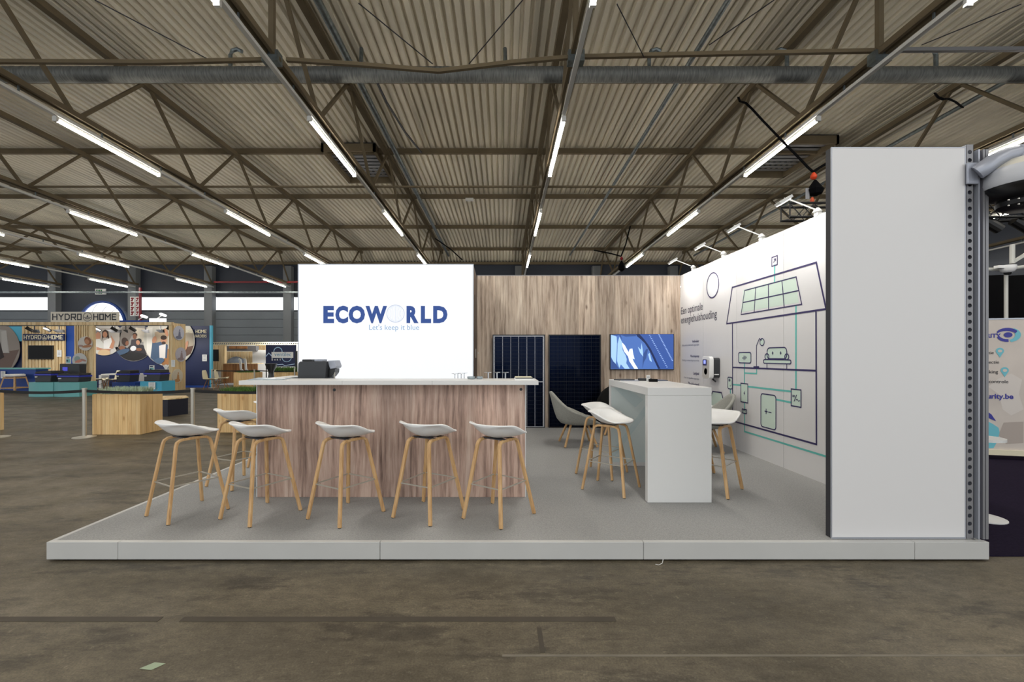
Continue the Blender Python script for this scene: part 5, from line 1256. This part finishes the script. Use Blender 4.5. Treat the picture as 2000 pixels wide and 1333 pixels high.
# barrier posts with belts
def barrier(x, y, x2, y2, lab, sag=.03, h=.93):
    t = thing('barrier_post', lab, 'barrier post', (x, y, 0))
    MB().lathe([(.17, 0), (.17, .012), (.12, .022), (.04, .03)], (x, y, 0), 24).build('base', M['chrome'], t, smooth=True)
    MB().lathe([(.032, .03), (.032, h-.09)], (x, y, 0), 14).build('post', M['chrome'], t, smooth=True)
    MB().lathe([(.035, h-.089), (.035, h-.02), (.04, h-.018), (.04, h-.004), (.03, h)], (x, y, 0), 14).build('belt_head', M['chrome'], t, smooth=True)
    if x2 is not None:
        n = 8; pts = [(x+.04+(x2-x-.08)*i/n, y+(y2-y)*i/n, h-.055-sag*math.sin(PI*i/n)) for i in range(n+1)]
        MB().path(pts, .006, .05).build('belt', M['belt'], t)
    return t
yb = 7.98; px_ = [-9.62, XX(165, yb), XX(376.5, yb), XX(590, yb)]
hB = ZZ(758.5, yb)
labs = ['chrome barrier post cut off at the left picture edge', 'chrome barrier post in front of the pine planter with silvery plants', 'chrome barrier post between the two pine planters', 'chrome barrier post hidden behind the bar counter']
px_[0] = XX(-5, yb)
for i in range(4): barrier(px_[i], yb, px_[i+1] if i < 3 else None, yb, labs[i], h=hB)
barrier(XX(414, 20.2), 20.2, XX(497, 20.2), 20.2, 'far chrome barrier post beside the cream shell chairs', .02, ZZ(722, 20.2))
barrier(XX(497, 20.2), 20.2, XX(574, 19.6), 19.6, 'far chrome barrier post right of the far pine planter', .02, ZZ(722, 20.2)); barrier(XX(575.5, 19.6), 19.6, None, 0, 'far chrome barrier post just left of the logo wall', h=ZZ(720, 19.6))

# ================================================================== right side: neighbour stand, rigging, dome camera
Yr = 6.3
def skew(px): return Yr-.35*(XX(px, Yr)-XX(1926, Yr))
t = thing('banner', 'printed banner with an eye logo and service list, right of the end wall', 'banner', (7.2, Yr, 0))
bx0_, bx1_ = XX(1880, Yr), XX(2010, Yr)
br = -math.radians(14); pb_ = Plane((XX(1926, Yr), Yr, 0), (math.cos(br), math.sin(br), 0), (0, 0, 1)); pb_.n = pb_.u.cross(pb_.v)
def B(px, py):                      # pixel to banner plane
    k = (px-CX)/F; o = pb_.o; u = pb_.u; s = (k*o.y-o.x)/(u.x-k*u.y); Y = o.y+u.y*s; return (s, ZZ(py, Y))
def bbx(name, m, a0, a1, z0, z1, l0, l1):
    vs = [pb_.p(a, z, l) for l in (l0, l1) for a, z in ((a0, z0), (a1, z0), (a1, z1), (a0, z1))]
    return MB().add(vs, [(0, 1, 2, 3), (7, 6, 5, 4), (0, 4, 5, 1), (1, 5, 6, 2), (2, 6, 7, 3), (3, 7, 4, 0)]).build(name, m, t)
M['banner'] = mat('banner_print', rgb(206, 196, 188), .5, vary=(1.6, .12))
z_lo, z_hi = B(1926, 878)[1], B(1926, 625)[1]
bbx('banner_sheet', M['banner'], -.5, 1.0, z_lo, z_hi, -.02, 0); bbx('top_rail', M['alu'], -.5, 1.0, z_hi, z_hi+.02, -.025, .005); bbx('foot_housing', M['seat_white'], -.5, 1.0, B(1926, 888)[1], z_lo, -.08, .03)
def bt(body, x0, x1, yb_, m, bold=.01): a = B(x0, yb_); b = B(x1, yb_); text(pb_, body, a[0], a[1], b[0]-a[0], m, t, lift=.004, bold=bold)
M['logo_violet'] = mat('logo_violet', rgb(52, 52, 150), .5); M['logo_teal'] = mat('logo_teal', rgb(110, 190, 206), .5)
bt('RITY', 1926.3, 1954.5, 660, M['logo_violet'], .03)
e = B(1968.5, 654.5); flat(pb_, [ell(e[0], e[1], .05, .037, 20)]+[ell(e[0]-.01, e[1], .135, .10, 14, .55, 2.6)+ell(e[0]-.02, e[1]-.02, .125, .075, 14, .6, 2.6)[::-1]]+[ell(e[0]-.01, e[1], .125, .10, 14, PI+.35, PI+1.7)+ell(e[0]-.01, e[1]+.02, .10, .08, 14, PI+.4, PI+1.7)[::-1]], 'eye_emblem', M['logo_violet'], t, .005)
flat(pb_, [ell(e[0]+.0, e[1], .145, .105, 18, -1.35, 1.1)+ell(e[0]-.02, e[1]+.0, .10, .075, 18, -1.2, 1.0)[::-1]], 'eye_crescent', M['logo_teal'], t, .004)
for body, x1, yb_ in (('ctie', 1940.5, 692), ('tectie', 1951, 710.5), ('cking', 1949, 729.5), ('scontrole', 1969, 748.5)): bt(body, 1926.5, x1, yb_, M['dark'], .006)
bt('urity.be', 1927.5, 1979, 778.5, M['logo_violet'], .03)
for px, py in ((1952.5, 686), (1962, 724)):
    a = B(px, py); r = .047; flat(pb_, [ell(a[0], a[1], r, r, 18)+[], [(a[0]-r*.8, a[1]-r*.5), (a[0]+r*.8, a[1]-r*.5), (a[0], a[1]-r*2.0)]], 'map_pin', M['logo_teal'], t, .004); flat(pb_, [ell(a[0], a[1], r*.55, r*.45, 12)], 'pin_eye', M['banner'], t, .006)
flat(pb_, [[B(1927.5, 862), B(1927.5, 823), B(1938, 828), B(1950, 836), B(1952, 845), B(1948, 862), B(1940, 876), B(1928, 876)]], 'teal_shape', M['logo_teal'], t, .003)
flat(pb_, [[B(1927.5, 804), B(1936, 810), B(1945, 823), B(1935, 819), B(1927.5, 815)]], 'navy_arc', M['logo_violet'], t, .005)
flat(pb_, [[B(1930, 756), B(1950, 740), B(1975, 730), B(1996, 742), B(1990, 770), B(1999, 800), B(1975, 812), B(1958, 800), B(1950, 770)]], 'hand_photo', mat('photo_pale', rgb(214, 206, 200), .5), t, .001)
flat(pb_, [[B(1960, 826), B(1999, 824), B(1999, 866), B(1965, 868), B(1950, 850)]], 'hand_shadow', mat('photo_shade', rgb(176, 164, 156), .5), t, .001)
# dark carpet, curtain, frame
MB().box(3.62, 16, YF(1088), 9.6, .001, .012).build('carpet', mat('purple_carpet', rgb(34, 28, 44), .95, vary=(60, .2), spec=.05), label='dark purple carpet of the neighbouring stand at the right', cat='carpet')
def curtain(x0, x1, y, z0, z1):
    n = 90; mb = MB(); pts = [(x0+(x1-x0)*i/n, y+.05*math.sin(i*1.3)) for i in range(n+1)]
    mb.add([(x, yy_, z0) for x, yy_ in pts]+[(x, yy_, z1) for x, yy_ in pts], [(i, i+1, n+2+i, n+1+i) for i in range(n)]); return mb
curtain(6.2, 16, 9.5, .02, ZZ(538, 9.5)).build('curtain', M['black_cloth'], label='black curtain behind the neighbouring stand at the right', cat='curtain', solid=.01, smooth=True)
t = thing('pedestal_table', 'small round white table on the dark carpet beside the end wall', 'table', (XX(1941, 4.0)-.1, 4.0, .012)); cX = XX(1941, 4.0)-.12
MB().lathe([(.17, .0125), (.17, .02), (.03, .03)], (cX, 4.0, 0), 26).build('foot_plate', M['white'], t); MB().lathe([(.025, .03), (.025, .72)], (cX, 4.0, 0), 12).build('column', M['white'], t); MB().lathe([(.16, .7205), (.16, .745)], (cX, 4.0, 0), 26).build('table_top', M['white'], t)
Yp = 8.6; t = thing('camera_mast', 'white pipe frame behind the banner at the right', 'frame', (XX(1965, Yp), Yp, .012))
MB().tube([(XX(1965, Yp), Yp, .012), (XX(1965, Yp), Yp, ZZ(521, Yp))], .03, 12).build('mast', M['deckwhite'], t, smooth=True)
MB().tube([P(1900, 527, Yp), P(1965, 526, Yp), P(2030, 517, Yp)], .035, 10).build('cross_pipe', M['deckwhite'], t)
MB().tube([P(1977, 478, Yp), P(1977, 515, Yp)], .04, 10).build('upper_pipe', M['deckwhite'], t)
MB().beam(P(1977, 513, Yp), P(2030, 480, Yp), .05, .05).build('brace', M['deckwhite'], t)
t = thing('dome_camera', 'small white dome camera on the pipe frame at the right', 'camera', P(1967, 535, Yp-.1)); c = P(1968, 521, Yp-.12)
MB().lathe([(.12, c[2]+.02), (.125, c[2]-.03), (.10, c[2]-.09), (.06, c[2]-.12)], (c[0], c[1], 0), 20).build('housing', M['plastic'], t, smooth=True); MB().box(c[0]-.22, c[0]-.05, c[1]-.05, c[1]+.05, c[2]-.04, c[2]+.02).build('bracket', M['plastic'], t, bevel=.01)
MB().lathe([(.055, c[2]-.121), (.045, c[2]-.15), (.01, c[2]-.165)], (c[0], c[1], 0), 16).build('lens_dome', M['black'], t, smooth=True)
# big dome camera on the upright of the end wall
t = thing('dome_camera', 'big white and black dome camera on a bracket at the right picture edge', 'camera', (XX(1990, 3.2), 3.1, ZZ(415, 3.1)))
Yd = YE-.06
def D(px, py, Y=Yd): return P(px, py, Y)
a = D(1896, 313); b = D(1926, 356)
MB().box(a[0]+.01, b[0]-.015, YE-.028, YE-.012, b[2]+.0, a[2]-.0).build('wall_plate', M['silver'], t, bevel=.008)
MB().path([D(1908, 338, YE-.04), D(1920, 330), D(1940, 316), D(1962, 305), D(1985, 299), D(2003, 296)], .1, .11, n=14, up=(0, 0, 1)).build('bracket_arm', M['silver'], t, smooth=True)
cXd = XX(2003, Yd-.02); yd = Yd-.02
def zd(py): return ZZ(py, yd)
MB().lathe([(.05, zd(284)), (.055, zd(300)), (.055, zd(309))], (cXd, yd, 0), 24).build('neck', M['silver'], t, smooth=True)
MB().lathe([(.06, zd(309.3)), (0.118, zd(312)), (0.176, zd(322)), (0.214, zd(331))], (cXd, yd, 0), 36).build('shoulder', mat('dome_cream', rgb(206, 202, 190), .4), t, smooth=True)
MB().lathe([(0.217, zd(331.3)), (0.238, zd(338)), (0.240, zd(360)), (0.231, zd(366))], (cXd, yd, 0), 40).build('housing_ring', mat('dome_grey', rgb(190, 192, 198), .4), t, smooth=True)
MB().lathe([(0.228, zd(366.3)), (0.223, zd(372)), (0.176, zd(384)), (0.143, zd(388))], (cXd, yd, 0), 36).build('lower_shroud', M['black'], t, smooth=True)
MB().lathe([(0.139, zd(388.3)), (0.153, zd(394)), (0.147, zd(402)), (0.109, zd(409)), (.04, zd(412))], (cXd-.0, yd, 0), 32).build('camera_ball', M['black'], t, smooth=True)
sc = MB()
for px, py in ((1979, 388), (1979, 399), (1999, 385), (1999, 396)):
    c = D(px, py, yd-.18); sc.lathe([(.005, 0), (.005, -.006)], (c[0], yd-.15, c[2]), 8, 'y')
sc.build('screws', M['chrome'], t)
# black lighting truss with hoists
YT = 9.0; t = thing('lighting_truss', 'black box lighting truss hanging behind the mural wall', 'truss', P(1570, 430, YT))
x0_, x1_ = XX(1533, YT), XX(2090, YT); za, zb_ = ZZ(401, YT), ZZ(428, YT)
for y in (YT-.14, YT+.14):
    for z in (za, zb_): MB().tube([(x0_, y, z), (x1_, y, z)], .024, 8).build('chord', M['black'], t)
lt = MB(); k = 0; x = x0_
while x < x1_-.3:
    for y in (YT-.14, YT+.14): lt.beam((x, y, zb_ if k % 2 else za), (x+.25, y, za if k % 2 else zb_), .014, .014)
    for z in (za, zb_): lt.beam((x, YT-.14 if k % 2 else YT+.14, z), (x+.25, YT+.14 if k % 2 else YT-.14, z), .014, .014)
    x += .25; k += 1
lt.build('lacing', M['black'], t, kind='stuff')
for px in (1534, ): MB().beam((XX(px, YT), YT-.14, za), (XX(px, YT), YT-.14, zb_), .02, .02).beam((XX(px, YT), YT+.14, za), (XX(px, YT), YT+.14, zb_), .02, .02).build('end_frame', M['black'], t)
t = thing('chain_hoist', 'black chain hoist bag with orange hook hanging on a strap beside the end wall', 'hoist', P(1592, 381, YT)); c = P(1592, 368, YT)
MB().lathe([(.02, c[2]+.17), (.08, c[2]+.08), (.15, c[2]-.03), (.12, c[2]-.12), (.03, c[2]-.16)], (c[0], YT, 0), 9).build('chain_bag', M['black_cloth'], t)
MB().lathe([(.03, c[2]+.18), (.06, c[2]+.22), (.055, c[2]+.27), (.02, c[2]+.32)], (c[0]-.03, YT, 0), 12).build('hook', mat('orange_hook', rgb(210, 66, 24), .5), t, smooth=True)
MB().tube([(c[0]-.05, YT, c[2]-.16), (c[0]-.06, YT, za+.05)], .012, 6).build('chain', M['dark'], t); MB().box(c[0]-.2, c[0]-.12, YT-.01, YT, c[2]-.22, c[2]).build('tag', M['alud'], t)
MB().lathe([(.02, za+.16), (.04, za+.1), (.03, za+.05)], (c[0]-.06, YT, 0), 8).build('lower_hook', mat('orange_hook2', rgb(200, 80, 40), .5), t)
def strap(pts, lab, Y=YT): MB().path([P(px, py, yy_) for px, py, yy_ in pts], .05, .02, up=(0, 1, 0)).build('lifting_strap', M['black_cloth'], label=lab, cat='strap')
strap([(1588, 336, 9.0), (1578, 327, 9.1), (1560, 308, 9.3), (1540, 288, 9.6), (1516, 263, 9.9), (1490, 236, 10.3), (1468, 212, 10.6), (1456, 201, 10.6), (1445, 198, 10.7), (1442, 190, 10.8)], 'black strap running from the truss down to the chain hoist beside the end wall')
strap([(1589, 336, 9.0), (1600, 328, 9.1), (1614, 320, 9.2), (1640, 305, 9.4)], 'short black strap going right from the chain hoist behind the end wall')
strap([(1880, 210, 9.0), (1866, 199, 9.2), (1852, 193, 9.3), (1842, 194, 9.4), (1832, 190, 9.4), (1826, 182, 9.5)], 'black strap looped round the right roof truss')
t = thing('chain_hoist', 'small chain hoist with red hook far behind the wood wall top', 'hoist', P(1214, 522, 18)); c = P(1214, 520, 18)
MB().lathe([(.03, c[2]+.22), (.14, c[2]), (.12, c[2]-.15), (.03, c[2]-.22)], (c[0], 18, 0), 9).build('chain_bag', M['black_cloth'], t); MB().lathe([(.03, c[2]+.24), (.07, c[2]+.3), (.03, c[2]+.38)], (c[0], 18, 0), 10).build('hook', M['red'], t)
strap([(1213, 501, 18), (1195, 496, 18.2), (1160, 489, 18.5)], 'thin black strap left of the far chain hoist'); strap([(1213, 501, 18), (1222, 478, 18), (1231, 442, 18)], 'thin black strap rising from the far chain hoist to the truss')
strap([(850, 466, 20), (880, 487, 20), (903, 508, 20)], 'thin black cable drooping above the logo wall right corner')
for k, px in enumerate((1936, 1993)):
    t = thing('stage_light', ('black stage light under the truss, left of the pipe frame', 'black stage light under the truss at the right picture edge')[k], 'spotlight', P(px, 452, YT)); c = P(px, 440, YT)
    MB().beam((c[0], YT, zb_-.03), (c[0], YT, c[2]+.1), .05, .05).build('yoke', M['black'], t); MB().path([(c[0]-.14, YT, c[2]+.1), (c[0]+.12, YT-.05, c[2]-.1)], .2, .2, n=12).build('lamp_body', M['black'], t)
# cable drop at the left and cctv-like cone on truss
MB().path([hall(-3.7, 12.5, 8.2), hall(-3.5, 13.2, 7.8), hall(-3.35, 15.0, 7.85), hall(-3.2, 17.2, 8.2)], .05, .05).build('cable_bundle', M['dark'], label='dark cable bundle along the deck left of the centre', cat='cable')
for n_, px, py, Y in (('left', 464, 125, 0), ): pass
